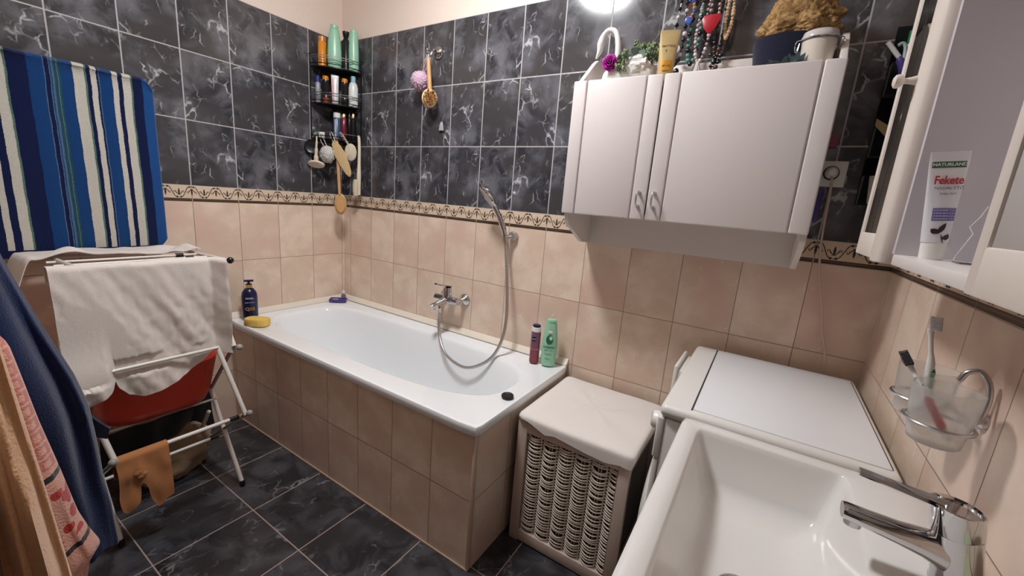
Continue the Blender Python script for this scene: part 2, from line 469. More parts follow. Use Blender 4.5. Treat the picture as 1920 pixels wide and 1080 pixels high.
# ------------------------------------------------------------------ bath
BZ = .566
bath = thing('bathtub', 'white enamel bathtub set into a beige tiled surround', 'bathtub', (.83, -.35, 0))
def rrect(x0, x1, y0, y1, r, z, n=128):
    cx, cy, a, c = (x0+x1)/2, (y0+y1)/2, (x1-x0)/2, (y1-y0)/2
    out = []
    for i in range(n):
        t = 2*pi*i/n; dx, dy = cos(t), sin(t)
        k = 1/max(abs(dx), abs(dy)); px, py = a*dx*k, c*dy*k
        qx, qy = a-r, c-r
        if abs(px) > qx and abs(py) > qy:
            sx, sy = math.copysign(1, px), math.copysign(1, py)
            vx, vy = abs(px)-qx, abs(py)-qy; l = math.hypot(vx, vy) or 1
            px, py = sx*(qx+vx/l*r), sy*(qy+vy/l*r)
        out.append(Vector((cx+px, cy+py, z)))
    return out
def tubring(x0, x1, y0, y1, z, nl, nr, n=128):
    """basin outline: squarer at the left end, rounder at the right end"""
    cx, cy = x0+(x1-x0)*.52, (y0+y1)/2; out = []
    for i in range(n):
        t = 2*pi*i/n; dx, dy = cos(t), sin(t); k = 1/max(abs(dx), abs(dy))
        dx, dy = dx*k, dy*k; e = nr if dx > 0 else nl
        l = (abs(dx)**e+abs(dy)**e)**(1/e)
        a = (x1-cx) if dx > 0 else (cx-x0)
        out.append(Vector((cx+a*dx/l, cy+(y1-y0)/2*dy/l, z)))
    return out
rings = [rrect(.018, 1.648, -.704, -.006, .02, BZ-.034), rrect(.014, 1.652, -.708, -.004, .022, BZ-.03), rrect(.013, 1.653, -.709, -.003, .022, BZ-.006),
         rrect(.016, 1.650, -.706, -.005, .022, BZ+.001), rrect(.024, 1.642, -.698, -.013, .022, BZ+.002), rrect(.034, 1.632, -.688, -.023, .03, BZ-.002),
         tubring(.085, 1.575, -.612, -.098, BZ-.002, 4.6, 3.0), tubring(.093, 1.562, -.604, -.106, BZ-.006, 4.6, 3.0), tubring(.103, 1.548, -.595, -.115, BZ-.02, 4.4, 2.9),
         tubring(.125, 1.520, -.578, -.132, BZ-.09, 4.2, 2.8), tubring(.16, 1.48, -.558, -.152, BZ-.22, 4, 2.7), tubring(.21, 1.44, -.535, -.175, BZ-.33, 3.6, 2.6),
         tubring(.29, 1.39, -.505, -.205, BZ-.385, 3.2, 2.5), tubring(.45, 1.28, -.44, -.27, BZ-.397, 2.8, 2.4), tubring(.7, 1.0, -.38, -.33, BZ-.40, 2, 2)]
tubm = MB().loft(rings, caps=False); tubm.f.append(list(range(len(tubm.v)-128, len(tubm.v)))); tubm.k.append(0)
tubm.build('tub', M_ENAMEL, bath, ang=50)
MB().lathe([(0, .1665), (.030, .1665), (.034, .170), (.030, .174), (0, .172)], (1.30, -.355, 0), 24).build('drain', M_CHROME, bath)

apron = thing('bath_surround', 'beige marble tiled apron boxing in the white bathtub', 'bath surround', (.83, -.69, 0))
M_PANEL = panel_mat('apron_tiles')
MB().box(.002, 1.641, -.692, -.672, 0, BZ-.034).box(1.621, 1.641, -.671, -.002, 0, BZ-.034).build('tiled_panel', M_PANEL, apron, origin=(0, 0, 0))
MB().box(1.632, 1.6435, -.6945, -.683, 0.002, BZ-.034).build('corner_strip', plain('strip_plastic', lin(206, 178, 160), .4), apron, bevel=.003)
MB().box(.002, 1.641, -.6960, -.690, 0, .006).build('grout_line', plain('grout_pale', lin(190, 164, 140), .8), apron)

tr = MB()
tr.loft([[Vector((0, y, z)) + Vector((x, 0, 0)) for y, z in ((-.001, BZ+.002), (-.026, BZ+.002), (-.027, BZ+.006), (-.018, BZ+.015), (-.006, BZ+.028), (-.001, BZ+.030))] for x in (.002, 1.648)])
M_TRIM = plain('cream_caulk_strip', lin(232, 222, 206), .4, var=.03)
struct(tr.build('trim_1', M_TRIM))
tr = MB()
tr.loft([[Vector((x, y, z)) for x, z in ((.001, BZ+.002), (.026, BZ+.002), (.027, BZ+.006), (.018, BZ+.015), (.006, BZ+.028), (.001, BZ+.030))] for y in (-.704, -.028)])
struct(tr.build('trim_2', M_TRIM))

# ------------------------------------------------------------------ wall cabinet with two doors over the washing machine
cab = thing('wall_cabinet', 'white two door wall cabinet hung above the washing machine', 'cabinet', (2.04, 0, 1.142))
prof = [(-.002, 1.142), (-.087, 1.146), (-.238, 1.222), (-.250, 1.240), (-.250, 1.715), (-.145, 1.806), (-.122, 1.821), (-.100, 1.824), (-.002, 1.824)]
for x0, x1 in ((1.666, 1.683), (2.403, 2.420)):
    MB().prism(prof, x0, x1, lambda a, b_, d: (d, a, b_)).build('side_panel', M_WHITE2, cab, bevel=.0025)
MB().box(1.683, 2.403, -.250, -.004, 1.684, 1.700).build('top_board', M_WHITE2, cab)
MB().box(1.683, 2.403, -.250, -.004, 1.264, 1.280).build('bottom_board', M_WHITE2, cab)
MB().box(1.683, 2.403, -.018, -.003, 1.142, 1.264).box(1.683, 2.403, -.010, -.003, 1.280, 1.684).build('back_board', M_WHITE2, cab)
MB().box(1.683, 2.403, -.020, -.003, 1.700, 1.812).build('back_rail', M_WHITE2, cab, bevel=.002)
M_DOOR = plain('door_lacquer', lin(224, 215, 213), .38, var=.012, scale=120)
def cab_door(x0, x1, hx):
    b = MB().box(x0+.002, x1-.002, -.262, -.2505, 1.264, 1.710)
    w = .048
    for a, c in ((x0, x0+w), (x0+w+.0035, x1-w-.0035), (x1-w, x1)):
        b.box(a, c, -.270, -.260, 1.261, 1.713)
    d = b.build('door', M_DOOR, cab, bevel=.0042, seg=3)
    h = MB().tube(bez([(hx, -.270, 1.350), (hx, -.290, 1.351), (hx, -.297, 1.338), (hx, -.297, 1.318), (hx, -.290, 1.305), (hx, -.270, 1.306)], 6), .0032, 8)
    for z in (1.350, 1.306): h.lathe([(0.0, 0), (.0058, 0), (.0058, .006), (.003, .010)], n=12, M=Matrix.Translation((hx, -.270, z)) @ Matrix.Rotation(pi/2, 4, 'X'))
    h.build('handle', M_BRUSHED, d)
cab_door(1.6615, 1.9645, 1.940)
cab_door(1.9685, 2.4205, 1.990)

# ------------------------------------------------------------------ mirror cabinet on the right wall
mc = thing('mirror_cabinet', 'white mirror cabinet with an open niche on the right wall', 'cabinet', (2.60, -.95, 1.238))
T0, T1 = 1.238, 1.98
XB, XF = 2.656, 2.516
b = MB().box(XF, XB, -.520, -.506, T0, T1).box(XF, XB, -1.420, -1.406, T0, T1).box(XF, XB, -1.406, -.520, T1-.016, T1)
b.box(2.648, XB, -1.406, -.520, T0+.016, T1-.016)
b.build('carcass', M_WHITE2, mc, bevel=.0015)
MB().box(2.502, 2.648, -1.110, -.798, T0, T0+.017).build('niche_shelf', M_WHITE, mc, bevel=.002)
for ya, yb in ((-.798, -.520), (-1.406, -1.110)): MB().box(XF, 2.648, ya, yb, T0, T0+.016).build('bottom_board', M_WHITE2, mc)
M_NICHE = plain('niche_lacquer', lin(206, 200, 206), .4, var=.01)
MB().box(2.503, 2.648, -.798, -.786, T0+.017, T1-.016).build('niche_side', M_NICHE, mc)
MB().box(2.503, 2.648, -1.122, -1.110, T0+.017, T1-.016).build('niche_side', M_NICHE, mc)
MB().box(2.520, 2.648, -1.110, -.798, 1.70, 1.714).build('upper_shelf', M_WHITE2, mc)
def mirror_door(y0, y1, round_near, knob_y):
    """y0 far edge, y1 near edge (y1<y0)"""
    b = MB()
    def stile(ya, yb):
        n = 10; c = (ya+yb)/2; w = abs(yb-ya)/2
        b.loft([[Vector((2.514, c+w, z))]+[Vector((2.500-.0165*sin(pi*i/n)**.6, c+w*cos(pi*i/n), z)) for i in range(n+1)]+[Vector((2.514, c-w, z))] for z in (T0, T1)])
    if round_near == 1: stile(y1, y1+.068)
    else: b.box(2.4962, 2.514, y1, y1+.040, T0, T1)
    fw = .022
    b.box(2.4962, 2.514, y0-fw, y0, T0, T1)
    for za, zb in ((T0, T0+.046), (T1-.046, T1)): b.box(2.4964, 2.514, y1+.03, y0-fw+.004, za, zb)
    d = b.build('mirror_door', M_CREAMW, mc, bevel=.003, seg=2, bang=50)
    MB().box(2.4985, 2.5060, y1+.03, y0-.012, T0+.03, T1-.03).build('mirror', M_MIRROR, d)
    MB().box(2.4978, 2.4985, y0-fw-.075, y0-fw-.071, T0+.046, T1-.046).build('bevel_reflection', M_BEVREFL, d)  # thin grey strip laid on the mirror to imitate the bevel edge's reflection
    K = Matrix.Translation((2.4855, knob_y, 1.526)) @ Matrix.Rotation(-pi/2, 4, 'Y')
    MB().lathe([(.0062, 0), (.0070, .003), (.0050, .010), (.0044, .015), (.0050, .017), (.0085, .020), (.0105, .024), (.0098, .028), (.0055, .0305), (0, .031)], n=20, M=K).build('knob', M_CREAMW, d)
M_CREAMW = plain('door_frame_lacquer', lin(228, 216, 206), .42, var=.02)
M_BEVREFL = plain('bevel_reflection_grey', (.72, .74, .73), .10, 1.0)
mirror_door(-.506, -.786, 1, -.745)
mirror_door(-1.114, -1.420, 0, -1.40)

# ------------------------------------------------------------------ washing machine, its front to the left
wm = thing('washing_machine', 'white front loading washing machine standing below the wall cabinet', 'washing machine', (2.4, -.35, 0))
WX0, WX1, WY0, WY1, WZ = 2.178, 2.640, -.652, -.052, .822
MB().box(WX0+.012, WX1-.004, WY0+.006, WY1-.006, .012, WZ-.040).build('body', M_PLASTW, wm, bevel=.006)
MB().box(WX0-.004, WX1, WY0, WY1, WZ-.038, WZ-.003).build('lid', M_PLASTW, wm, bevel=.016, seg=4)
MB().box(WX0+.070, WX1-.016, WY0+.024, WY1-.024, WZ-.006, WZ).build('top_panel', plain('enamel_top', lin(236, 236, 238), .30, var=.01), wm, bevel=.002)
MB().box(WX0+.0655, WX0+.0695, WY0+.020, WY1-.020, WZ-.006, WZ-.0022).build('seam', M_SEAM, wm)
MB().box(WX1-.0155, WX1-.0135, WY0+.030, WY1-.030, WZ-.006, WZ-.0022).build('seam', M_SEAM, wm)
MB().box(WX0-.006, WX0+.012, WY0+.004, WY1-.004, .668, WZ-.0385).build('control_panel', M_PLASTW, wm, bevel=.005, seg=3)
MB().box(WX0-.002, WX0+.012, WY0+.005, WY1-.005, .085, .664).build('front_panel', M_PLASTW, wm, bevel=.005)
MB().box(WX0+.006, WX0+.02, WY0+.006, WY1-.006, .014, .082).build('kick_panel', M_PLASTW, wm, bevel=.003)
RY = Matrix.Rotation(-pi/2, 4, 'Y')
MB().lathe([(.034, 0), (.034, .004), (.024, .006), (.0235, .018), (.021, .021), (0, .021)], n=32, M=Matrix.Translation((WX0-.006, -.585, .742)) @ RY).box(WX0-.031, WX0-.026, -.588, -.582, .722, .762).build('dial', M_PLASTW, wm, bevel=.001)
dd = MB().lathe([(.205, 0), (.208, .010), (.204, .020), (.192, .029), (.165, .034), (.150, .030), (.146, .018)], n=56, M=Matrix.Translation((WX0-.002, -.350, .375)) @ RY).build('door', M_PLASTW, wm)
MB().lathe([(.147, .0), (.140, .020), (.11, .030), (.06, .034), (0, .035)], n=40, M=Matrix.Translation((WX0-.002, -.350, .375)) @ RY).build('door_glass', plain('dark_porthole', lin(40, 42, 46), .08), dd)
dr = MB().box(WX0-.028, WX0+.004, -.262, -.082, .684, .776).build('detergent_drawer', M_PLASTW, wm, bevel=.004)
MB().box(WX0-.040, WX0-.028, -.268, -.076, .680, .792).build('drawer_front', M_PLASTW, dr, bevel=.005, seg=3)
for yy in (WY0+.06, WY1-.06):
    for xx in (WX0+.07, WX1-.06): MB().lathe([(.02, 0), (.022, .004), (.014, .014)], (xx, yy, 0), 14).build('foot', M_BLACK, wm)

# ------------------------------------------------------------------ wash basin and tap
bs = thing('wash_basin', 'white rectangular wash basin in the foreground on the right wall', 'basin', (2.45, -1.03, .69))
SZ = .850
SX0, SX1, SY0, SY1 = 2.240, 2.656, -1.330, -.736
R = [rrect(SX0+.03, SX1, SY0+.03, SY1-.03, .03, SZ-.150), rrect(SX0+.008, SX1, SY0+.008, SY1-.008, .02, SZ-.11), rrect(SX0, SX1, SY0, SY1, .014, SZ-.012), rrect(SX0+.002, SX1, SY0+.002, SY1-.002, .014, SZ-.003), rrect(SX0+.008, SX1-.003, SY0+.008, SY1-.008, .014, SZ),
     rrect(SX0+.034, 2.530, SY0+.036, SY1-.034, .012, SZ), rrect(SX0+.037, 2.527, SY0+.039, SY1-.037, .012, SZ-.003), rrect(SX0+.041, 2.523, SY0+.043, SY1-.041, .014, SZ-.014), rrect(SX0+.066, 2.505, SY0+.07, SY1-.066, .022, SZ-.086), rrect(SX0+.080, 2.495, SY0+.085, SY1-.080, .03, SZ-.104), rrect(SX0+.10, 2.46, SY0+.13, SY1-.13, .06, SZ-.114), rrect(2.37, 2.41, -1.05, -1.01, .018, SZ-.118)]
MB().loft(R).build('bowl', M_CERAMIC, bs, ang=60)
MB().lathe([(0, SZ-.1185), (.030, SZ-.1185), (.033, SZ-.114), (.026, SZ-.112), (0, SZ-.113)], (2.39, -1.03, 0), 24).build('waste', M_CHROME, bs)
MB().loft([rrect(2.44-w, 2.654, -1.03-w*1.1, -1.03+w*1.1, .03, z) for w, z in ((.10, 0), (.085, .10), (.075, .50), (.10, SZ-.149))]).build('pedestal', M_CERAMIC, bs)

def lean(p):
    k = max(0, min(1, (SZ+.115-p.z)/.115)); return Vector((p.x+.028*k, p.y+.017*k, p.z))
tap = thing('basin_tap', 'chrome single lever tap on the white wash basin', 'tap', (2.585, -.997, SZ))
TX, TY = 2.585, -.997
MB().lathe([(.0265, SZ), (.0265, SZ+.004), (.0242, SZ+.008), (.0242, SZ+.085)], (TX, TY, 0), 40).warp(lean).build('tap_body', M_CHROME, tap)
# head: cylinder cut on the slant, carrying the lever
hd = MB()
n = 40; low, up = [], []
for j in range(n):
    a = 2*pi*j/n; x, y = cos(a), sin(a)
    low.append(Vector((TX+.0252*x, TY+.0252*y, SZ+.084+.006*x)))
    up.append(Vector((TX+.0252*x, TY+.0252*y, SZ+.117-.0005*x)))
mid = [p*1.0 for p in up]
top = [Vector((TX+(p.x-TX)*.93, TY+(p.y-TY)*.93, p.z+.0006)) for p in up]
inn = [Vector((TX+(p.x-TX)*.88, TY+(p.y-TY)*.88, p.z-.0030)) for p in up]
lowi = [Vector((TX+(p.x-TX)*.93, TY+(p.y-TY)*.93, p.z-.003)) for p in low]
hd.loft([lowi, low, up, top, inn])
h = hd.warp(lean).build('tap_head', M_CHROME, tap, ang=30)
lv = MB().loft([[Vector((x, TY+s*w, z+t)) for s, t in ((-1, 0), (-.7, .0035), (.7, .0035), (1, 0), (.7, -.003), (-.7, -.003))] for x, w, z in ((TX-.014, .0150, SZ+.1145), (TX-.03, .0130, SZ+.1160), (TX-.07, .0095, SZ+.1200), (TX-.092, .0085, SZ+.1225), (TX-.096, .0075, SZ+.1230))])
lv.build('lever', M_CHROME, tap, ang=25)
sp = MB().loft([[Vector((x, TY+w*cos(2*pi*j/18)*1.0, z+hh*sin(2*pi*j/18))) for j in range(18)] for x, w, hh, z in ((TX-.006, .0205, .0240, SZ+.048), (TX-.024, .0192, .0175, SZ+.053), (TX-.045, .0172, .0135, SZ+.056), (TX-.075, .0160, .0115, SZ+.059), (TX-.098, .0150, .0105, SZ+.061), (TX-.102, .0142, .0095, SZ+.0612))])
sp.v = [p+Vector((.012*max(0, 1-(TX-p.x)/.05), .008*max(0, 1-(TX-p.x)/.05), 0)) for p in sp.v]
sp.build('spout', M_CHROME, tap, ang=30)
MB().lathe([(.010, SZ+.044), (.0105, SZ+.050), (.0105, SZ+.056)], (TX-.088, TY, 0), 20).build('aerator', M_BRUSHED, tap)

# ------------------------------------------------------------------ laundry hamper between bath and machine
hm = thing('laundry_hamper', 'white wicker laundry hamper with a cloth cover beside the bath', 'hamper', (1.88, -.26, 0))
HX0, HX1, HY0, HY1, HZ = 1.672, 2.092, -.470, -.040, .520
M_HAMP = plain('hamper_paint', lin(200, 180, 168), .5, var=.03)
for x0, x1 in ((HX0, HX0+.038), (HX1-.038, HX1)):
    for y0, y1 in ((HY0, HY0+.022), (HY1-.022, HY1)): MB().box(x0, x1, y0, y1, 0, HZ).build('post', M_HAMP, hm, bevel=.002)
for y0, y1 in ((HY0, HY0+.022), (HY1-.022, HY1)):
    for z0, z1 in ((.006, .052), (HZ-.055, HZ)): MB().box(HX0+.038, HX1-.038, y0, y1, z0, z1).build('rail', M_HAMP, hm, bevel=.002)
for x0, x1 in ((HX0, HX0+.020), (HX1-.020, HX1)):
    for z0, z1 in ((.006, .052), (HZ-.055, HZ)): MB().box(x0, x1, HY0+.022, HY1-.022, z0, z1).build('rail', M_HAMP, hm, bevel=.002)
M_WICK = plain('wicker', lin(218, 204, 190), .55, var=.10, scale=80)
wk = MB(); xa, xb = HX0+.040, HX1-.040; wy = HY0+.012; NC = 5.5; cw = (xb-xa)/NC
rr = random.Random(3)
rows = 35
for i in range(rows):
    z0 = .056+(HZ-.055-.062)*i/(rows-1); pts = []
    jit = [rr.uniform(-.0045, .0045) for _ in range(8)]; sag = [rr.uniform(.003, .010) for _ in range(8)]; skip = rr.random()
    for q in range(45):
        u = q/44*NC; cidx = int(min(u, NC-.001)); fr = u-cidx
        dep = abs(sin(pi*u))**.7
        pts.append((xa+u*cw, wy+.004-.011*dep, z0+jit[cidx]*sin(pi*fr)-sag[cidx]*sin(pi*fr)))
    wk.tube(pts, .0031, 6)
for j in range(1, 6):
    for dx in (-.006, .006): wk.tube([(xa+j*cw+dx, wy+.001, .054), (xa+j*cw+dx, wy+.001, HZ-.056)], .003, 6)
for j in range(6):
    for dx in (-.005, .005): wk.tube([(xa+(j+.5)*cw+dx, wy+.007, .054), (xa+(j+.5)*cw+dx, wy+.007, HZ-.056)], .0028, 6)
wk.build('woven_panel', M_WICK, hm, ang=80)
MB().box(HX0+.03, HX1-.03, HY0+.030, HY0+.034, .02, HZ-.02).box(HX0+.022, HX0+.026, HY0+.034, HY1-.03, .02, HZ-.02).box(HX1-.026, HX1-.022, HY0+.034, HY1-.03, .02, HZ-.02).box(HX0+.03, HX1-.03, HY1-.03, HY1-.026, .02, HZ-.02).box(HX0+.022, HX1-.022, HY0+.03, HY1-.026, .012, .02).build('liner', cloth_mat('liner_cloth', lin(92, 72, 60)), hm)
cvr = MB(); NX, NY = 56, 60
cx, cy, ca, cb = (HX0+HX1)/2, (HY0+HY1)/2, (HX1-HX0)/2+.006, (HY1-HY0)/2+.006
rings = []
M_ = 120
for q in range(M_): pass
def cover_pt(s, k, drop):
    return Vector((cx+(s.x-cx)*k, cy+(s.y-cy)*k, drop))
base = rrect(cx-ca, cx+ca, cy-cb, cy+cb, .02, 0, M_)
for k, dz in ((0.02, .001), (.35, .0), (.7, .0), (.93, -.001), (.985, -.005), (1.0, -.012), (1.003, -.022), (1.006, None)):
    ring = []
    for i, s in enumerate(base):
        t = i/M_; zt = HZ+.014+.004*nz(s.x*7, s.y*7, 2)
        if dz is None:
            fx = (s.x-(cx-ca))/(2*ca)
            hem = .040+.018*sin(fx*9.5+1.2)+.010*nz(s.x*14, s.y*14) if s.y < cy-cb+.02 else .03
            if s.y < cy-cb+.02: hem = pw([(0, .008), (.12, .020), (.28, .046), (.36, .036), (.62, .050), (.8, .055), (.9, .044), (1, .050)], fx)
            p = cover_pt(s, k, HZ+.014-hem)
        else:
            p = cover_pt(s, k, zt+dz)
            kx = (s.x-cx)*k+cx
            # soft crease across the lid
            d = (p.x-1.80)*.8-(p.y+.14)*.6
        ring.append(p)
    rings.append(ring)
cvr.loft(rings, caps=False)
cvr.f.append(list(range(M_-1, -1, -1))); cvr.k.append(0)
cvr.tube(bez([(1.775, -.085, HZ+.0135), (1.82, -.13, HZ+.0145), (1.87, -.16, HZ+.0145), (1.93, -.185, HZ+.0135), (1.96, -.205, HZ+.012)], 6), .0022, 6)
cvr.build('cloth_cover', cloth_mat('cover_cloth', lin(236, 228, 222), .03, 300, .15), hm, ang=50)
# ------------------------------------------------------------------ bath mixer, hand shower
mx = thing('bath_mixer', 'chrome single lever bath mixer tap on the beige wall above the bathtub', 'tap', (1.0, 0, .754))
FW = Matrix.Rotation(pi/2, 4, 'X')          # local z -> world -y
for x in (1.022, .885): MB().lathe([(.034, .001), (.034, .004), (.028, .012), (.015, .022), (.0125, .026), (.0125, .062)], n=28, M=Matrix.Translation((x, 0, .754)) @ FW).build('wall_flange', M_CHROME, mx)
MB().tube([(1.030, -.066, .754), (.877, -.066, .754)], .0205, 20).lathe([(.024, 0), (.024, .03), (.022, .048), (.012, .052)], n=24, M=Matrix.Translation((.953, -.066, .770))).build('mixer_body', M_CHROME, mx)
b = MB().loft([[Vector((.953+w*cos(2*pi*j/16), y, z+h_*sin(2*pi*j/16))) for j in range(16)] for y, z, w, h_ in ((-.06, .754, .020, .022), (-.10, .751, .019, .017), (-.15, .743, .016, .013), (-.180, .737, .015, .012), (-.186, .735, .012, .009))])
b.lathe([(.012, .715), (.0125, .728), (.0125, .735)], (.953, -.172, 0), 18)
b.build('spout', M_CHROME, mx)
MB().loft([[Vector((.953+s*w, y, z+t)) for s, t in ((-1, 0), (-.6, .004), (.6, .004), (1, 0), (.6, -.004), (-.6, -.004))] for y, z, w in ((-.045, .823, .020), (-.075, .829, .020), (-.115, .838, .016), (-.150, .848, .014), (-.158, .850, .010))]).build('lever', M_CHROME, mx, ang=30)
MB().lathe([(.010, .690), (.011, .700), (.011, .722), (.008, .736)], (.945, -.110, 0), 16).tube([(.946, -.108, .728), (.953, -.085, .752)], .010, 12).build('diverter', M_CHROME, mx)

ho = MB()
pts = bez([(.945, -.110, .692), (.947, -.116, .634), (.976, -.135, .560), (1.041, -.165, .506), (1.126, -.185, .482), (1.205, -.190, .481), (1.280, -.180, .516), (1.328, -.155, .565), (1.353, -.130, .639), (1.355, -.105, .739), (1.337, -.085, .862), (1.310, -.065, .984), (1.283, -.048, 1.094)], 9)
ho.tube(pts, .0078, 10)
tag(ho.build('shower_hose', M_HOSE, origin=(.953, -.105, .692)), 'grey metal shower hose looping from the bath mixer up to the hand shower', 'hose')
sh = thing('hand_shower', 'chrome hand shower tilted in the round wall holder above the bath', 'shower head', (1.280, -.05, 1.10))
hpts = bez([(1.283, -.048, 1.098), (1.278, -.054, 1.135), (1.264, -.070, 1.190), (1.246, -.084, 1.235), (1.234, -.093, 1.258)], 6)
MB().tube(hpts, [lerp(.0105, .0135, min(1, i/10)) if i < 14 else .0125 for i in range(len(hpts))], 14).build('handle', M_CHROME, sh)
D = Vector((-.028, -.072, -.055)).normalized()
ax = Vector((1.205, -.112, 1.298))-Vector((1.234, -.093, 1.258)); ax.normalize()
vw = (Vector((1.206, -.108, 1.296))-cam.location).normalized(); n_ = ax.cross(vw); n_ = n_ if n_.x < 0 else -n_; n_ = n_-vw*.30; n_ = (n_-ax*n_.dot(ax)).normalized(); w_ = ax.cross(n_)
Mh = Matrix(((w_.x, ax.x, n_.x, 0), (w_.y, ax.y, n_.y, 0), (w_.z, ax.z, n_.z, 0), (0, 0, 0, 1)))
Mh = Matrix.Translation(Vector((1.205, -.102, 1.298))) @ Mh
MB().lathe([(0, -.024), (.018, -.021), (.032, -.012), (.0385, -.002), (.039, .004), (.036, .008)], n=28, sy=1.62, M=Mh).build('head', M_CHROME, sh)
MB().lathe([(.035, .0078), (.033, .0095), (0, .0100)], n=28, sy=1.62, M=Mh).build('spray_face', plain('spray_face', lin(205, 206, 208), .25, .3), sh)
hl = thing('shower_holder', 'round grey shower holder fixed to the beige tiles', 'shower holder', (1.287, 0, 1.125))
MB().lathe([(.022, .001), (.0235, .006), (.0225, .020), (.018, .026), (.0, .028)], n=28, M=Matrix.Translation((1.300, 0, 1.126)) @ FW).build('cap', plain('grey_chrome', (.55, .53, .50), .3, .8), hl)
MB().tube([(1.2835, -.050, 1.098), (1.2795, -.0535, 1.128)], .0155, 18).tube([(1.296, -.026, 1.118), (1.288, -.044, 1.115)], .010, 12).build('cradle', M_CHROME, hl)

# ------------------------------------------------------------------ bottle builder
def bottle(name, label, cat, base, prof, mat, cap=None, capmat=None, sx=1, sy=1, rot=0, group=None, capname='cap', extra=None, n=28, tilt=None):
    t = thing(name, label, cat, base, group)
    M = Matrix.Translation(base) @ (tilt if tilt is not None else Matrix.Identity(4)) @ Matrix.Rotation(rot, 4, 'Z')
    MB().lathe(prof, n=n, sx=sx, sy=sy, M=M).build('bottle_body', mat, t)
    if cap: MB().lathe(cap[0], n=n, sx=cap[1], sy=cap[2], M=M).build(capname, capmat, t)
    if extra: extra(t, M)
    return t
def facing(p):
    """unit vector across the view at p, and the one towards the camera, both level"""
    d = Vector((cam.location.x-p[0], cam.location.y-p[1], 0)).normalized()
    return Vector((-d.y, d.x, 0)), d

# on the bath rim
P = (.085, -.630, BZ+.0035)
def ex(t, M):
    r, d = facing(P); p = Vector(P); wt = plain('white_print', lin(225, 226, 230), .5)
    MB().loft([[Vector((P[0], P[1], P[2]))+r*(s*.014)+d*.0155+Vector((0, 0, z)) for s in (-1, -.6, .6, 1)] for z in (.171, .187)], False, ring_closed=False).build('neck_label', M_GOLD, t)
    text('NIVEA', .013, p+d*.0345+Vector((0, 0, .118)), r, (0, 0, 1), wt, 'lettering', t)
    text('BODY LOTION', .0062, p+d*.0345+Vector((0, 0, .096)), r, (0, 0, 1), wt, 'lettering', t)
    text('Q10', .023, p+d*.0345+Vector((0, 0, .062)), r, (0, 0, 1), M_GOLD, 'lettering', t, bold=.0006)
    MB().lathe([(.0062, .188), (.0062, .204)], n=12, M=M).loft([[M @ Vector((x, y, z)) for x, y in ((-.02, -.008), (.02, -.008), (.022, 0), (.02, .008), (-.02, .008), (-.022, 0))] for z in (.202, .211)]).build('pump_head', M_NAVYP, t)
r, d = facing(P)
bottle('lotion_bottle', 'navy pump lotion bottle with gold print at the far left bath corner', 'bottle', P, [(.030, 0), (.034, .003), (.036, .02), (.036, .125), (.033, .145), (.022, .163), (.0145, .168), (.0145, .19), (.009, .192)], M_NAVYP, sx=1.0, sy=.92, rot=math.atan2(r.y, r.x), extra=ex)
spg = MB()
c0 = Vector((.205, -.655, BZ+.0035)); ang = radians(32)
ring0 = []
for j in range(20):
    a = 2*pi*j/20; l = (abs(cos(a))**3.2+abs(sin(a))**3.2)**(-1/3.2)
    ring0.append((.058*cos(a)*l, .037*sin(a)*l))
rot2 = lambda x, y: (x*cos(ang)-y*sin(ang), x*sin(ang)+y*cos(ang))
spg.loft([[c0+Vector((*rot2(x*k, y*k), z)) for x, y in ring0] for k, z in ((.93, 0), (1, .004), (1.0, .030), (.96, .0345), (.5, .035))])
g = G('yellow_sponge_foam'); vv = g.vor(g.obj(), 240, 'F1'); g.set(Base_Color=g.mix(g.ss(vv, .1, .5), lin(206, 166, 70), lin(232, 196, 104)), Roughness=.9); g.bump(vv, .5, .0015)
tag(spg.build('bath_sponge', g.mat, origin=c0), 'yellow bath sponge on the rim in front of the navy bottle', 'sponge')

sd = thing('soap_dish', 'small purple tray in the far corner of the bath rim', 'dish', (.062, -.098, BZ+.0035))
A = Matrix.Translation((.066, -.094, BZ+.0035)) @ Matrix.Rotation(radians(42), 4, 'Z')
b = MB()
b.loft([[A @ Vector((x*k, y*k, z)) for x, y in ((-.050, -.027), (.050, -.027), (.050, .027), (-.050, .027))] for k, z in ((.9, 0), (1, .006), (1, .020), (.9, .020), (.86, .008))])
b.build('tray', M_PURPLE, sd, bevel=.002)
MB().lathe([(.006, .0085), (.009, .0095), (.010, .014), (.006, .017), (0, .0175)], n=18, sx=2.3, sy=1.1, M=A @ Matrix.Translation((-.014, -.006, 0))).build('soap', plain('soap_white', lin(232, 228, 216), .5), sd)
P = (.052, -.045, BZ+.004)
bottle('clear_bottle', 'tiny grey see-through bottle behind the purple tray', 'bottle', P, [(.012, 0), (.015, .003), (.015, .03), (.009, .038), (.007, .045)], plain('smoky_plastic', lin(120, 112, 108), .15, var=.1), ([(.009, .043), (.009, .060), (.006, .062)], 1, 1), M_PLASTW)

P = (1.513, -.090, BZ+.0035)
def ex(t, M):
    r, d = facing(P); p = Vector(P)
    MB().lathe([(0, 0), (.0105, 0), (.0105, .0012), (0, .0013)], n=20, M=Matrix(((r.x, 0, d.x, p.x+d.x*.0215-r.x*.008), (r.y, 0, d.y, p.y+d.y*.0215-r.y*.008), (0, 1, 0, p.z+.118), (0, 0, 0, 1)))).build('round_badge', M_NAVYP, t)
    text('NIVEA', .0068, p+d*.0232-r*.008+Vector((0, 0, .118)), r, (0, 0, 1), plain('white_print2', lin(230, 230, 232), .5), 'lettering', t)
    text('rose touch', .008, p+d*.0232+Vector((0, 0, .07)), r, (0, 0, 1), plain('pink_print', lin(206, 160, 172), .5), 'lettering', t)
g = G('plum_plastic'); s_ = g.sep(g.obj()); g.set(Base_Color=g.mix(g.m('MULTIPLY', s_[2], 6.5), lin(138, 58, 62), lin(112, 78, 104)), Roughness=.2)
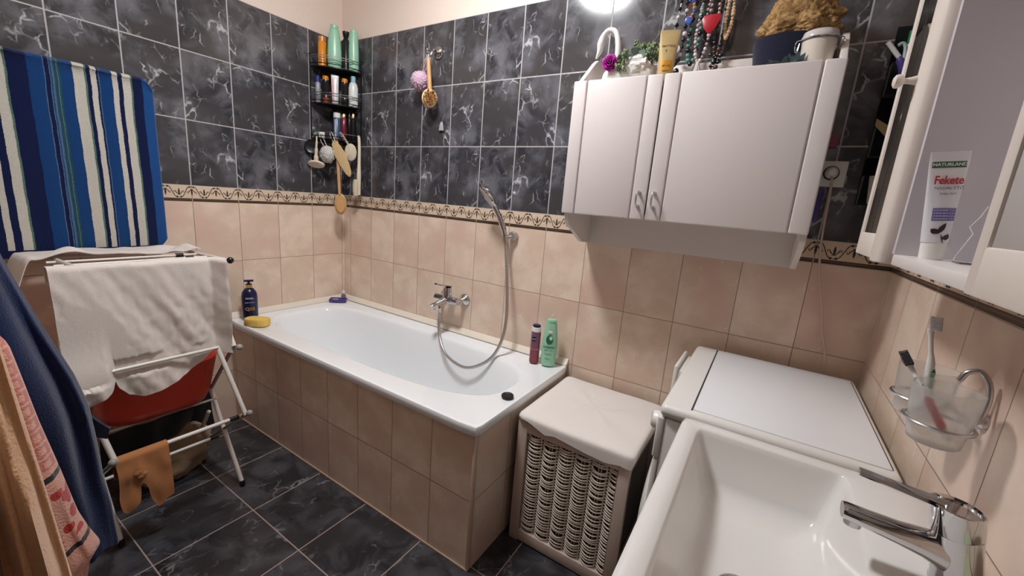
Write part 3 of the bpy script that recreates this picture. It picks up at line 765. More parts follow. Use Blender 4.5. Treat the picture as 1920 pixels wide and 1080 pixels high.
bottle('shower_gel_bottle', 'plum shower gel bottle with white and navy cap beside the mint bottle', 'bottle', P, [(.019, 0), (.0225, .003), (.0225, .134), (.0215, .150)], g.mat, ([(.0218, .150), (.0218, .170), (.019, .171)], 1, .9), M_PLASTW, sy=.9, extra=lambda t, M: (ex(t, M), MB().lathe([(.019, .1702), (.0185, .178), (.016, .181), (0, .1815)], n=24, sy=.9, M=M).build('cap_top', M_NAVYP, t)))
P = (1.580, -.078, BZ+.0035)
def ex(t, M):
    r, d = facing(P); p = Vector(P)
    o = lambda a, z, k=.0225: p+r*a+d*k+Vector((0, 0, z))
    def disc(cx, cz, rx, rz, m, nm, k=.0225):
        MB().add([o(cx+rx*cos(2*pi*i/20), cz+rz*sin(2*pi*i/20), k) for i in range(20)], [tuple(range(20))]).build(nm, m, t)
    disc(-.002, .128, .016, .022, M_DGREEN, 'leaf_print'); disc(.003, .136, .008, .010, M_GREEN, 'leaf_print', .0229); disc(.004, .136, .0035, .0045, M_PLASTW, 'leaf_print', .0233)
    disc(-.003, .166, .011, .0055, M_PLASTW, 'leaf_print')
    text('Schauma', .0145, o(-.002, .094, .0232), r, (0, 0, 1), M_DGREEN, 'lettering', t, bold=.0004)
    for z, tx in ((.078, 'fresh it up!'), (.060, 'shampoo'), (.038, '400 ml')): text(tx, .0085, o(-.004, z, .0224), r, (0, 0, 1), M_DGREEN, 'lettering', t)
r, d = facing(P)
bottle('shampoo_bottle', 'mint green shampoo bottle with dark leaf print at the right bath corner', 'bottle', P, [(.024, 0), (.031, .004), (.034, .03), (.035, .09), (.032, .14), (.026, .185), (.0215, .2095)], M_GREEN, ([(.0222, .208), (.0222, .216), (.0200, .2185), (0, .219)], 1, .72), M_GREEN, sx=1, sy=.62, rot=math.atan2(r.y, r.x), extra=ex)
pl = thing('bath_plug', 'black rubber bath plug on the near rim of the bathtub', 'plug', (1.609, -.458, BZ+.0005))
MB().lathe([(.0215, 0), (.023, .002), (.0235, .008), (.022, .011), (.014, .012), (.010, .0095), (0, .010)], (1.607, -.456, BZ+.0005), 28).build('stopper', plain('black_rubber', lin(20, 20, 21), .55), pl)
MB().tube([(1.607+.006*cos(a), -.456+.004*cos(a), BZ+.011+.011*sin(a)) for a in [pi*i/8 for i in range(9)]], .0009, 6).build('ring', M_BRUSHED, pl)

# ------------------------------------------------------------------ wall hook with puff and brush
hk = thing('wall_hook', 'round chrome hook on the dark tiles holding a puff and brush', 'hook', (.766, 0, 1.985))
MB().lathe([(.032, .001), (.032, .006), (.028, .012), (.018, .018), (.008, .022), (.007, .036)], n=28, M=Matrix.Translation((.768, 0, 1.985)) @ FW).build('disc', M_CHROME, hk)
MB().tube(bez([(.768, -.034, 1.985), (.766, -.044, 1.975), (.763, -.050, 1.958), (.760, -.060, 1.955), (.757, -.066, 1.965), (.756, -.067, 1.978)], 5), .005, 10).ball((.756, -.067, 1.979), .0075).build('hook_arm', M_CHROME, hk)

def puff(name, label, c, r, mat, loop, squash=(1, 1, 1)):
    t = thing(name, label, 'bath puff', c)
    b = MB(); n, m = 64, 40
    rings = []
    for i in range(m+1):
        th = pi*i/m; ring = []
        for j in range(n):
            ph = 2*pi*j/n
            dv = Vector((sin(th)*cos(ph), sin(th)*sin(ph), cos(th)))
            q = dv*3.2+Vector(c)*3
            rid = abs(noise.noise(q*1.6))+.9*abs(noise.noise(q*4.4))
            rr_ = r*(.88+.24*rid)
            ring.append(Vector(c)+Vector((dv.x*squash[0], dv.y*squash[1], dv.z*squash[2]))*rr_)
        rings.append(ring)
    b.loft(rings).build('net', mat, t, ang=180)
    MB().tube(bez(loop, 6), .0022, 6).build('cord_loop', mat, t)
    return t
puff('bath_puff', 'pink net bath puff hanging from the round chrome hook', (.697, -.052, 1.845), .046, cloth_mat('pink_net', lin(206, 172, 192), .2, 260, .8), [(.705, -.053, 1.880), (.735, -.058, 1.920), (.752, -.062, 1.952), (.760, -.064, 1.951), (.752, -.056, 1.915), (.715, -.050, 1.878)])
br = thing('massage_brush', 'wooden bath brush with bristles hanging from the chrome hook', 'brush', (.760, -.06, 1.755))
hp = bez([(.757, -.058, 1.938), (.760, -.060, 1.915), (.766, -.060, 1.870), (.772, -.060, 1.815), (.774, -.060, 1.795)], 6)
MB().tube(hp, [lerp(.009, .012, i/len(hp)) for i in range(len(hp))], 12).build('handle', M_WOOD, br)
MB().tube(bez([(.757, -.058, 1.936), (.751, -.064, 1.948), (.757, -.066, 1.9665), (.764, -.064, 1.948), (.758, -.058, 1.934)], 5), .0018, 6).build('cord_loop', M_CREAM, br)
A = Matrix.Translation((.770, -.058, 1.757)) @ Matrix.Rotation(radians(52), 4, 'Z') @ FW
MB().lathe([(.0, -.006), (.034, -.006), (.038, -.003), (.038, .012), (.034, .015), (0, .016)], n=28, sy=1.15, M=A).build('head', M_WOOD2, br)
b = MB(); rr = random.Random(5)
for i in range(150):
    a, q = rr.uniform(0, 2*pi), math.sqrt(rr.random())*.032
    p0 = A @ Vector((q*cos(a), q*1.12*sin(a), .014)); p1 = A @ Vector((q*1.1*cos(a)+rr.uniform(-.004, .004), q*1.2*sin(a)+rr.uniform(-.004, .004), .034+rr.uniform(-.004, .004)))
    b.tube([p0, p1], [.0022, .0012], 5)
b.build('bristles', M_BRISTLE, br, ang=80)
tb = MB().prism([(-.016, 0), (.016, 0), (.009, .034), (0, .045), (-.009, .034)], 0, .006, lambda a, b_, d_: (.813+a, -.006-d_, 1.612+b_))
tag(tb.build('hook_hanger', plain('clear_adhesive_hook', lin(176, 174, 174), .15, var=.05), bevel=.002, origin=(.813, 0, 1.612)), 'small clear adhesive hook on the dark tiles under the brush', 'hook')

# ------------------------------------------------------------------ corner rack and everything on it
cr = thing('corner_rack', 'black wire three tier corner rack full of bottles', 'rack', (.08, -.08, 1.55))
RR = .205
def arc(z, r=RR, bulge=1.0, n=16):
    out = []
    for i in range(n+1):
        a = pi/2*i/n
        out.append((.010+(r-.01)*cos(a)**.9*.84 if False else .008+(r*.84)*cos(a), -.008-r*sin(a), z))
    return out
TZ = (1.936, 1.745, 1.556)
for k, z in enumerate(TZ):
    pts = arc(z)
    MB().loft([[Vector((x, y, z-.005)) for x, y, _ in pts]+[Vector((.006, -.006, z-.005))], [Vector((x, y, z)) for x, y, _ in pts]+[Vector((.006, -.006, z))]]).build('shelf_tray', M_BLACK, cr)
    for dz in ((.012, .040, .052) if k < 2 else (.012, .032)):
        MB().tube(arc(z+dz, RR+.003), .0021, 7).build('rail_wire', M_BRUSHED if dz != .012 else M_BLACKW, cr)
for x, y in ((.008+RR*.84, -.008), (.008, -.008-RR)):
    MB().tube([(x, y, TZ[2]-.01), (x, y, TZ[0]+.06)], .0035, 8).ball((x, y, TZ[0]+.06), .006).build('upright', M_BLACKW, cr)

def rackbottle(k, u, rad, **kw): pass
B0 = TZ[0]+.0008
SX = .0
bottle('hair_spray_bottle', 'orange cylindrical bottle on the top tier of the corner rack', 'bottle', (.040, -.158, B0), [(.020, 0), (.0225, .003), (.0225, .128), (.020, .132)], M_ORANGE, ([(.0205, .132), (.0205, .156), (.018, .158)], 1, 1), plain('amber_cap', lin(206, 128, 60), .25), group=None)
r, d = facing((.08, -.11, 0)); RT = math.atan2(r.y, r.x)
bottle('shampoo_bottle', 'mint green bottle second from the left on the top tier of the corner rack', 'bottle', (.094, -.118, B0), [(.026, 0), (.033, .004), (.037, .03), (.037, .09), (.033, .14), (.027, .180), (.022, .205), (.020, .214)], M_GREEN, ([(.021, .205), (.0205, .222), (.017, .224)], 1, .8), M_GREEN, sy=.62, rot=RT)
bottle('black_bottle', 'black pump bottle with a flared top on the corner rack', 'bottle', (.126, -.068, B0), [(.019, 0), (.0215, .003), (.0215, .150), (.012, .166), (.011, .175)], M_BLACK, ([(.012, .172), (.0155, .184), (.018, .198), (.018, .202), (.012, .203)], 1.1, 1), M_BLACK, capname='pump_head')
bottle('conditioner_bottle', 'mint green bottle at the right end of the rack top tier', 'bottle', (.157, -.040, B0), [(.021, 0), (.026, .004), (.028, .04), (.028, .11), (.025, .17), (.020, .205)], M_GREEN, ([(.0205, .203), (.020, .214), (.016, .216)], 1, .8), M_GREEN, sy=.75, rot=RT)
bottle('oil_bottle', 'slim olive bottle behind the black pump bottle on the rack', 'bottle', (.082, -.055, B0), [(.016, 0), (.018, .003), (.018, .125), (.010, .140), (.009, .15)], plain('olive_plastic', lin(120, 124, 84), .2), ([(.010, .148), (.010, .165), (.008, .166)], 1, 1), M_BLACK)
B1 = TZ[1]+.0008
bottle('razor_tube', 'grey tube with a blue cap at the left of the middle rack tier', 'tube', (.030, -.182, B1), [(.012, 0), (.014, .003), (.014, .105), (.011, .112)], plain('grey_plastic', lin(150, 152, 160), .3), ([(.0125, .110), (.0125, .142), (.010, .144)], 1, 1), plain('blue_cap', lin(40, 50, 130), .3))
for i, (x, y, hh) in enumerate(((.050, -.146, .150), (.118, -.072, .150))):
    bottle('styling_bottle', ('dark bottle with orange cap left of the toothpaste on the rack', 'dark bottle with orange cap right of the toothpaste on the rack')[i], 'bottle', (x, y, B1), [(.018, 0), (.020, .003), (.020, hh*.32), (.0185, hh*.34), (.020, hh*.37), (.0185, hh*.52), (.020, hh*.55), (.0185, hh*.7), (.020, hh*.73), (.017, hh*.86)], plain('dark_bottle', lin(34, 30, 32), .15), ([(.0165, hh*.86), (.0165, hh-.004), (.013, hh)], 1, 1), M_ORANGE, group=None, extra=(lambda t, M: MB().lathe([(.0205, .004), (.0207, .02), (.0205, .035)], n=24, M=M).build('copper_label', plain('copper_label', lin(150, 84, 46), .3, .4), t)) if i == 0 else None)
bottle('white_bottle', 'white bottle with a pale blue cap on the middle rack tier', 'bottle', (.155, -.042, B1), [(.021, 0), (.025, .004), (.026, .05), (.026, .105), (.021, .125), (.014, .135)], plain('white_bottle', lin(222, 224, 222), .25), ([(.0135, .132), (.0135, .164), (.011, .167)], 1, 1), plain('pale_blue_cap', lin(150, 190, 205), .35), sy=.8, rot=RT)

def tube_pack(name, label, base, up, rdir, w_top, w_bot, d_bot, h, caph, mat, capmat, cat='tube', extra=None, cap_w=None):
    """squeeze tube standing on its cap: flat crimp at the top"""
    t = thing(name, label, cat, base)
    up = Vector(up).normalized(); r = Vector(rdir); r = (r-up*r.dot(up)).normalized(); f = r.cross(up)
    if f.dot(cam.location-Vector(base)) < 0: f = -f
    B = Vector(base); n = 24
    def ring(k, w, dd): return [B+up*k+r*(w*cos(2*pi*j/n))+f*(dd*sin(2*pi*j/n)) for j in range(n)]
    prof = []
    for i in range(9):
        q = i/8; prof.append(ring(caph+(h-caph-.012)*q, lerp(w_bot, w_top, q), lerp(d_bot, .0022, q**1.3)))
    prof.append(ring(h-.010, w_top, .0016)); prof.append(ring(h, w_top, .0016))
    MB().loft(prof).build('tube_body', mat, t, ang=30)
    cw = cap_w or w_bot*.95
    MB().loft([ring(0, cw*.98, d_bot*.95), ring(.002, cw, d_bot), ring(caph-.002, cw, d_bot), ring(caph+.0005, cw*.96, d_bot*.95)]).build('cap', capmat, t, ang=40)
    if extra: extra(t, B, up, r, f)
    return t
def ex(t, B, up, r, f):
    b = MB()
    for a0, a1, m in ((-.0150, -.0075, 0),):
        b.loft([[B+up*z+r*a+f*(pw([(.02, .0145), (.15, .003)], z)) for a in (a0, a1)] for z in (.03, .06, .09, .12, .142)], False, ring_closed=False)
    b.build('red_stripe', M_CRIMSON, t)
r, d = facing((.09, -.11, 0))
tube_pack('toothpaste_tube', 'white toothpaste tube with red stripe standing in the corner rack', (.086, -.112, B1), (0, 0, 1), r, .020, .0175, .014, .162, .030, plain('toothpaste_white', lin(222, 218, 222), .3), plain('toothpaste_cap', lin(226, 220, 222), .35), extra=ex)
B2 = TZ[2]+.0008
M_TB = plain('steel_blue_tube', lin(58, 84, 112), .3)
bottle('blue_tube', 'slate blue bottle with a white cap on the lowest rack tier', 'bottle', (.090, -.105, B2), [(.018, 0), (.0205, .003), (.0205, .118), (.018, .122)], M_TB, ([(.0195, .122), (.0195, .148), (.016, .150)], 1, 1), M_PLASTW, extra=lambda t, M: MB().loft([[M @ Vector((.0208*cos(a), .0208*sin(a), z)) for a in (radians(-75), radians(-60), radians(-45))] for z in (.01, .112)], False, ring_closed=False).build('pale_label', plain('pale_label', lin(176, 186, 200), .4), t))
bottle('burgundy_bottle', 'burgundy bottle with a gold cap on the lowest rack tier', 'bottle', (.118, -.080, B2), [(.013, 0), (.015, .003), (.015, .122), (.012, .126)], plain('burgundy_plastic', lin(110, 34, 52), .2), ([(.0125, .126), (.0125, .146), (.008, .152)], 1, 1), M_GOLDM)
bottle('perfume_bottle', 'black bottle with gold cap at the right of the lowest rack tier', 'bottle', (.156, -.045, B2), [(.015, 0), (.017, .003), (.017, .122), (.012, .128)], M_BLACK, ([(.0115, .128), (.0115, .148), (.007, .156)], 1, 1), M_GOLDM)
bottle('slim_black_tube', 'slim black tube between burgundy and gold capped bottles on the rack', 'tube', (.139, -.058, B2), [(.007, 0), (.009, .003), (.009, .12), (.007, .125)], M_BLACK, ([(.007, .125), (.007, .150), (.005, .153)], 1, 1), M_BLACK)
pk = thing('soap_pack', 'white and green packet at the left end of the lowest rack tier', 'packet', (.030, -.178, B2))
A = Matrix.Translation((.038, -.176, B2)) @ Matrix.Rotation(radians(-18), 4, 'Z')
MB().box(-.028, .028, -.016, .016, 0, .034, A).build('packet', M_PLASTW, pk, bevel=.003)
MB().box(-.016, .024, -.0175, -.0155, .006, .024, A).build('green_label', plain('leaf_green', lin(96, 176, 70), .4), pk)

# things hanging from the rack
def hang(name, label, cat, loc): return thing(name, label, cat, loc)
t = hang('hanging_disc', 'round black plastic disc hanging at the left end of the corner rack', 'disc', (.03, -.222, 1.503))
dv = Vector((.80, -.60, 0)); A = Matrix.Translation((.030, -.226, 1.503)) @ dv.to_track_quat('Z', 'Y').to_matrix().to_4x4()
MB().lathe([(0, -.006), (.036, -.006), (.039, -.003), (.039, .005), (.036, .008), (.032, .006), (0, .005)], n=36, M=A).build('disc', M_BLACK, t)
b = MB()
for a in range(6): b.ball(A @ Vector((.018*cos(a*pi/3), .018*sin(a*pi/3), .006)), .003, 8, 5)
b.build('suction_dots', plain('dark_grey', lin(60, 60, 64), .4), t)
t = hang('foot_brush', 'cream plastic scrubber hanging below the left of the corner rack', 'brush', (.05, -.200, 1.47))
MB().tube(bez([(.055, -.212, 1.560), (.057, -.214, 1.530), (.052, -.214, 1.490), (.046, -.212, 1.450), (.044, -.210, 1.424)], 6), [.004]*6+[.006]*6+[.009]*6+[.013]*7, 12).build('handle', M_CREAM, t)
dv = Vector((.25, -.42, -.6)); A = Matrix.Translation((.050, -.214, 1.408)) @ dv.to_track_quat('Z', 'Y').to_matrix().to_4x4()
MB().lathe([(0, -.006), (.030, -.006), (.036, -.002), (.036, .004), (.032, .008), (0, .009)], n=30, sx=1.35, sy=.8, M=A).build('pad', M_CREAM, t)
puff('white_puff', 'white net bath puff hanging from the corner rack', (.092, -.172, 1.468), .046, cloth_mat('white_net', lin(206, 202, 196), .15, 260, .8), [(.088, -.178, 1.50), (.066, -.192, 1.535), (.070, -.196, 1.568), (.082, -.192, 1.560), (.095, -.175, 1.51)], (1, .8, 1))
t = hang('loofah_mitt', 'straw coloured loofah mitt hanging from the corner rack', 'loofah', (.165, -.10, 1.44))
b = MB(); rg = []
for i in range(13):
    q = i/12; c = Vector((lerp(.128, .205, q), lerp(-.150, -.105, q), lerp(1.540, 1.352, q)))
    w = pw([(0, .012), (.1, .024), (.35, .034), (.7, .027), (.9, .018), (1, .006)], q)
    rg.append([c+Vector((.82*w*cos(a)*(1+.18*nz(a*2, q*9)), .5*w*cos(a), .15*w*cos(a)))+Vector((-.3, -.6, 0))*(w*.42*sin(a)*(1+.25*nz(a*3, q*7, 4))) for a in [2*pi*j/20 for j in range(20)]])
b.loft(rg).build('mitt', cloth_mat('loofah_fibre', lin(206, 176, 130), .25, 180, 1.0), t, ang=80)
MB().tube(bez([(.132, -.146, 1.53), (.112, -.158, 1.556), (.112, -.166, 1.582), (.120, -.164, 1.590), (.128, -.156, 1.570), (.136, -.150, 1.538)], 5), .0028, 6).build('cord_loop', M_CREAM, t)
t = hang('sisal_pad', 'round cream sisal pad behind the loofah on the corner rack', 'scrubbing pad', (.185, -.075, 1.50))
A = Matrix.Translation((.182, -.082, 1.492)) @ Vector((.62, -.78, 0)).to_track_quat('Z', 'Y').to_matrix().to_4x4()
MB().lathe([(0, -.006), (.030, -.006), (.036, 0), (.030, .006), (0, .007)], n=26, sx=.95, sy=1.35, M=A).build('pad', cloth_mat('sisal', lin(214, 200, 176), .12, 260, .7), t)
MB().tube(bez([(.170, -.090, 1.534), (.150, -.110, 1.568), (.144, -.124, 1.588), (.152, -.120, 1.590), (.176, -.090, 1.536)], 5), .0024, 6).build('cord_loop', M_CREAM, t)
t = hang('bath_brush', 'long pale wooden bath brush with oval head below the corner rack', 'brush', (.135, -.12, 1.19))
hp = bez([(.128, -.135, 1.560), (.131, -.133, 1.50), (.133, -.130, 1.40), (.134, -.126, 1.30), (.134, -.124, 1.245)], 6)
MB().tube(hp, [pw([(0, .0075), (.3, .010), (.6, .0095), (1, .0075)], i/(len(hp)-1)) for i in range(len(hp))], 12).build('handle', M_WOOD, t)
dv = Vector((.80, -.58, .08)); A = Matrix.Translation((.134, -.118, 1.188)) @ dv.to_track_quat('Z', 'Y').to_matrix().to_4x4()
MB().lathe([(0, -.014), (.024, -.013), (.033, -.006), (.034, .002), (.031, .008), (0, .009)], n=32, sx=1.0, sy=1.85, M=A).build('head', M_WOOD2, t)
MB().lathe([(.0275, .0085), (.0285, .016), (.026, .022), (.014, .0235), (0, .0235)], n=28, sx=1.0, sy=1.82, M=A).build('bristles', M_BRISTLE, t)
t = hang('back_brush', 'long cream plastic back brush hanging at the rack right end', 'brush', (.20, -.05, 1.40))
hp = bez([(.186, -.030, 1.590), (.196, -.034, 1.565), (.203, -.038, 1.50), (.206, -.042, 1.43), (.209, -.046, 1.36), (.210, -.048, 1.25)], 6)
MB().tube(hp, [pw([(0, .006), (.15, .0085), (.6, .0095), (.8, .013), (1, .011)], i/(len(hp)-1)) for i in range(len(hp))], 12).build('handle', M_CREAM, t)
b = MB(); A = Matrix.Translation((.202, -.064, 1.292))
b.loft([[A @ Vector((w*cos(2*pi*j/16), w*.8*sin(2*pi*j/16), z)) for j in range(16)] for z, w in ((-.050, .006), (-.046, .015), (-.02, .0185), (.02, .0185), (.042, .015), (.048, .006))])
b.build('bristles', cloth_mat('cream_bristle', lin(212, 200, 172), .2, 320, 1.0), t)

# ------------------------------------------------------------------ on top of the wall cabinet
CT = 1.7005
sw = thing('swan_planter', 'white swan planter with curved neck on the wall cabinet', 'planter', (1.82, -.19, CT))
b = MB(); rg = []
for i in range(15):
    q = i/14; x = lerp(1.722, 1.912, q)
    w = pw([(0, .010), (.08, .034), (.25, .050), (.6, .056), (.9, .046), (1, .034)], q); hh = pw([(0, .040), (.1, .072), (.25, .080), (.45, .078), (.6, .082), (.85, .080), (1, .066)], q)
    rg.append([Vector((x, -.170+w*cos(a)*(1+.05*nz(a*3, q*9)), CT+.001+hh*.5*(1+sin(a))*(1+.06*nz(a*4, q*12, 3)))) for a in [2*pi*j/24 for j in range(24)]])
b.loft(rg).build('swan_body', M_CERAMIC, sw, ang=60)
npts = bez([(1.778, -.200, CT+.05), (1.782, -.200, CT+.10), (1.776, -.198, CT+.150), (1.762, -.196, CT+.182), (1.738, -.196, CT+.188), (1.722, -.198, CT+.172), (1.716, -.200, CT+.148), (1.714, -.200, CT+.125), (1.705, -.202, CT+.100)], 6)
MB().tube(npts, [pw([(0, .012), (.35, .0085), (.6, .0095), (.75, .013), (.87, .010), (1, .0028)], i/(len(npts)-1)) for i in range(len(npts))], 14).build('swan_neck', M_CERAMIC, sw)
wing = MB(); rr = random.Random(2)
rg = []
for i in range(21):
    th = pi*i/20; rg.append([])
    for j in range(36):
        ph = 2*pi*j/36; dv = Vector((sin(th)*cos(ph), sin(th)*sin(ph), cos(th))); k = 1+.45*abs(noise.noise(dv*3.4+Vector((2, 5, 1))))-.12
        rg[-1].append(Vector((1.850+.044*dv.x*k, -.206+.026*dv.y*k, CT+.062+.034*dv.z*k+.10*dv.x*.04)))
wing.loft(rg)
wing.build('wing_feathers', M_CERAMIC, sw)
rs = thing('fabric_rose', 'magenta artificial rose leaning on the white swan planter', 'flower', (1.765, -.228, CT+.07))
M_ROSE = plain('magenta_petal', lin(182, 44, 156), .5, var=.2)
C = Vector((1.766, -.222, CT+.074)); b = MB()
fwd = (Vector((2.1, -1.6, 1.75))-C).normalized(); rt = Vector((0, 0, 1)).cross(fwd).normalized(); up = fwd.cross(rt)
for layer, (nn, rad, hh, wd) in enumerate(((3, .005, .030, .009), (5, .012, .027, .015), (6, .019, .020, .020), (7, .026, .010, .022))):
    for i in range(nn):
        a0 = 2*pi*(i+.4*layer)/nn+.15*sin(5*i)
        def pet(u, v, a0=a0, rad=rad, hh=hh, wd=wd):
            e = rt*cos(a0)+up*sin(a0); tg = -rt*sin(a0)+up*cos(a0); s_ = (u-.5)*2
            q = rad*(.25+.75*v**.7)+.30*rad*max(0, v-.7)**1.0
            return C+e*(q-.35*wd*s_*s_*(.4+.6*v)*.8)+tg*(wd*s_*sin(pi*(.15+.72*v)))+fwd*(hh*v-.004*max(0, v-.75)*4)
        b.grid(pet, 8, 7, .0010)
b.build('petals', M_ROSE, rs, ang=70)
MB().tube([C-fwd*.004, C-fwd*.03-Vector((0, 0, .02))], .003, 6).build('stem', M_DGREEN, rs)
gp = thing('artificial_plant', 'small green artificial plant growing in the white swan planter', 'plant', (1.85, -.17, CT+.07))
b = MB(); rr = random.Random(11)
for i in range(120):
    x = rr.uniform(1.796, 1.920); y = -.172+rr.uniform(-.040, .02); z = CT+.078+rr.random()**1.1*.066*(1-.25*abs((x-1.857)/.058)); s = rr.uniform(.0045, .0075)
    if x < 1.822: y -= .040; z = CT+rr.uniform(.045, .10)
    for q in range(4): b.ball((x+rr.uniform(-.006, .006), y+rr.uniform(-.006, .006), z+rr.uniform(-.006, .006)), s*rr.uniform(.6, 1), 6, 4)
g = G('plant_green'); g.set(Base_Color=g.mix(g.noise(g.obj(), 60, 3), lin(46, 74, 42), lin(148, 166, 116)), Roughness=.6)
b.build('sprigs', g.mat, gp)
b = MB()
for (x, y, z, dx, dz, ln, wd) in ((1.862, -.205, CT+.090, -.3, .5, .050, .016), (1.850, -.205, CT+.082, .5, .5, .055, .014), (1.880, -.20, CT+.085, .4, .7, .045, .012), (1.842, -.21, CT+.08, -.6, .6, .045, .010)):
    d0 = Vector((dx, -.25, dz)).normalized(); s0 = d0.cross(Vector((.2, -1, .3))).normalized()
    b.grid(lambda u, v, p=Vector((x, y, z)), d0=d0, s0=s0, ln=ln, wd=wd: p+d0*(ln*u)+s0*((v-.5)*2*wd*sin(pi*min(1, u*.92+.08)))+Vector((0, -.01, -.02))*u*u, 8, 4, .0008)
b.build('leaves', plain('grey_green_leaf', lin(112, 136, 120), .5, var=.25), gp)
def ex(t, B, up, r, f):
    ink = plain('brown_print', lin(110, 82, 40), .5)
    for k, s_, tx in ((.104, .0095, 'PANTENE'), (.088, .0150, '3'), (.045, .007, 'MINUTE'), (.030, .0055, 'MIRACLE')):
        text(tx, s_, B+up*k+f*pw([(.02, .0165), (.135, .0035)], k)-r*(.006 if tx == '3' else 0), r, up, ink, 'lettering', t)
    n = 12; b = MB()
    b.loft([[B+up*k+r*(w*cos(pi*j/n))+f*(dd*sin(pi*j/n)+.0003) for j in range(n+1)] for k, w, dd in ((.030, .0233, .0146), (.050, .0240, .0132), (.062, .0244, .0120))], False, ring_closed=False)
    b.build('amber_band', plain('amber_band', lin(206, 150, 50), .35, .2), t)
P = (1.955, -.222, CT); r, d = facing(P)
tube_pack('gold_tube', 'gold squeeze tube standing between swan planter and necklaces', P, (.0, 0, 1), r, .030, .0235, .0150, .152, .022, plain('gold_tube', lin(196, 172, 122), .3, .15), plain('gold_cap', lin(198, 172, 116), .35, .15), extra=ex)

bk = thing('navy_basket', 'navy fabric pouch filled with a big sponge on the cabinet', 'basket', (2.27, -.10, CT))
b = MB()
rg = [[Vector((2.275+w*cos(a)*(1+.03*nz(a*2, z*30)), -.105+dd*sin(a), CT+.0005+z)) for a in [2*pi*j/32 for j in range(32)]] for z, w, dd in ((0, .070, .060), (.012, .080, .070), (.06, .085, .074), (.112, .092, .078), (.120, .092, .078), (.118, .087, .073), (.07, .082, .07))]
b.loft(rg).build('pouch', cloth_mat('navy_fabric', lin(30, 32, 52), .2, 300, .4), bk, ang=60)
sp = thing('natural_sponge', 'large brown natural sponge heaped in the navy pouch', 'sponge', (2.29, -.10, CT+.11))
b = MB(); rg = []; n, m = 110, 70
for i in range(m+1):
    th = pi*i/m; ring = []
    for j in range(n):
        ph = 2*pi*j/n; dv = Vector((sin(th)*cos(ph), sin(th)*sin(ph), -cos(th)))
        q = dv*2.2
        rr_ = 1+.26*noise.noise(q*1.1+Vector((4, 2, 7)))-.16*abs(noise.noise(q*3.6))-.12*abs(noise.noise(q*7.5))-.06*abs(noise.noise(q*15))
        z = dv.z*.115*rr_
        # lopsided heap, higher on the left, running out to the right
        x = dv.x*(.102 if dv.x < 0 else .108)*rr_+.008
        top = 1.0-.42*max(0, (x-.0)/.1)-.20*max(0, (-x-.05)/.06)
        ring.append(Vector((2.290+x, -.105+dv.y*.075*rr_, CT+.155+max(z*(top if z > 0 else .55), -.06))))
    rg.append(ring)
g = G('sponge_brown'); nn_ = g.noise(g.obj(), 70, 5, .65); g.set(Base_Color=g.mix(g.ss(nn_, .35, .65), lin(138, 102, 60), lin(202, 164, 110)), Roughness=.95); g.bump(g.noise(g.obj(), 160, 4, .7), 1.0, .004)
b.loft(rg).build('sponge_body', g.mat, sp, ang=180)
jr = thing('clip_jar', 'white filled glass jar with wire clip lid on the cabinet', 'jar', (2.345, -.185, CT))
J = (2.352, -.185, CT+.0005)
MB().lathe([(.033, 0), (.036, .003), (.040, .07), (.041, .082), (.038, .084)], J, 36).build('jar_body', M_FROSTW if 'M_FROSTW' in globals() else plain('milky_jar', lin(222, 212, 200), .18, var=.02), jr)
MB().lathe([(.0415, .084), (.044, .087), (.044, .093), (.0425, .096), (.0405, .104), (.034, .107), (0, .108)], J, 36).build('lid', plain('lid_milky', lin(206, 200, 198), .12, var=.02), jr)
MB().lathe([(.0, .070), (.037, .070), (.037, .076), (0, .078)], J, 30).build('contents', plain('jar_contents', lin(230, 224, 216), .7), jr)
b = MB()
b.tube([(J[0]+.0445*cos(a), J[1]+.0445*sin(a), J[2]+.085) for a in [2*pi*i/32 for i in range(32)]], .0014, 6, closed=True)
for sg in (-1, 1):
    b.tube(bez([(J[0]+sg*.045, J[1], J[2]+.092), (J[0]+sg*.054, J[1]-.004, J[2]+.086), (J[0]+sg*.055, J[1]-.004, J[2]+.066), (J[0]+sg*.049, J[1]-.002, J[2]+.060), (J[0]+sg*.046, J[1], J[2]+.083)], 5), .0014, 6)
b.build('wire_clip', M_CHROME, jr)
tv = thing('metal_tumbler', 'small steel tumbler between the clip jar and cabinet side', 'tumbler', (2.388, -.13, CT))
MB().lathe([(.010, 0), (.0105, .002), (.0115, .085), (.0105, .085), (.0095, .004), (0, .004)], (2.386, -.125, CT+.0005), 22).build('tumbler_cup', M_BRUSHED, tv)
lf = thing('teal_plant', 'dark teal artificial succulent in front of the navy pouch', 'plant', (2.285, -.205, CT))
b = MB(); rr = random.Random(4)
for i in range(16):
    a = rr.uniform(.1, pi-.1); ln = rr.uniform(.04, .062); d0 = Vector((cos(a), -.35+rr.uniform(-.3, .3), .25+abs(sin(a))*.75)).normalized(); s0 = d0.cross(Vector((0, -1, .2))).normalized(); p = Vector((2.290+rr.uniform(-.012, .012), -.205, CT+.003))
    b.grid(lambda u, v, p=p, d0=d0, s0=s0, ln=ln: p+d0*(ln*u)+s0*((v-.5)*.022*sin(pi*min(1, u*.9+.1)))+Vector((0, -.006, 0))*u, 7, 4, .002)
b.build('leaves', plain('teal_leaf', lin(58, 78, 80), .6, var=.2), lf)

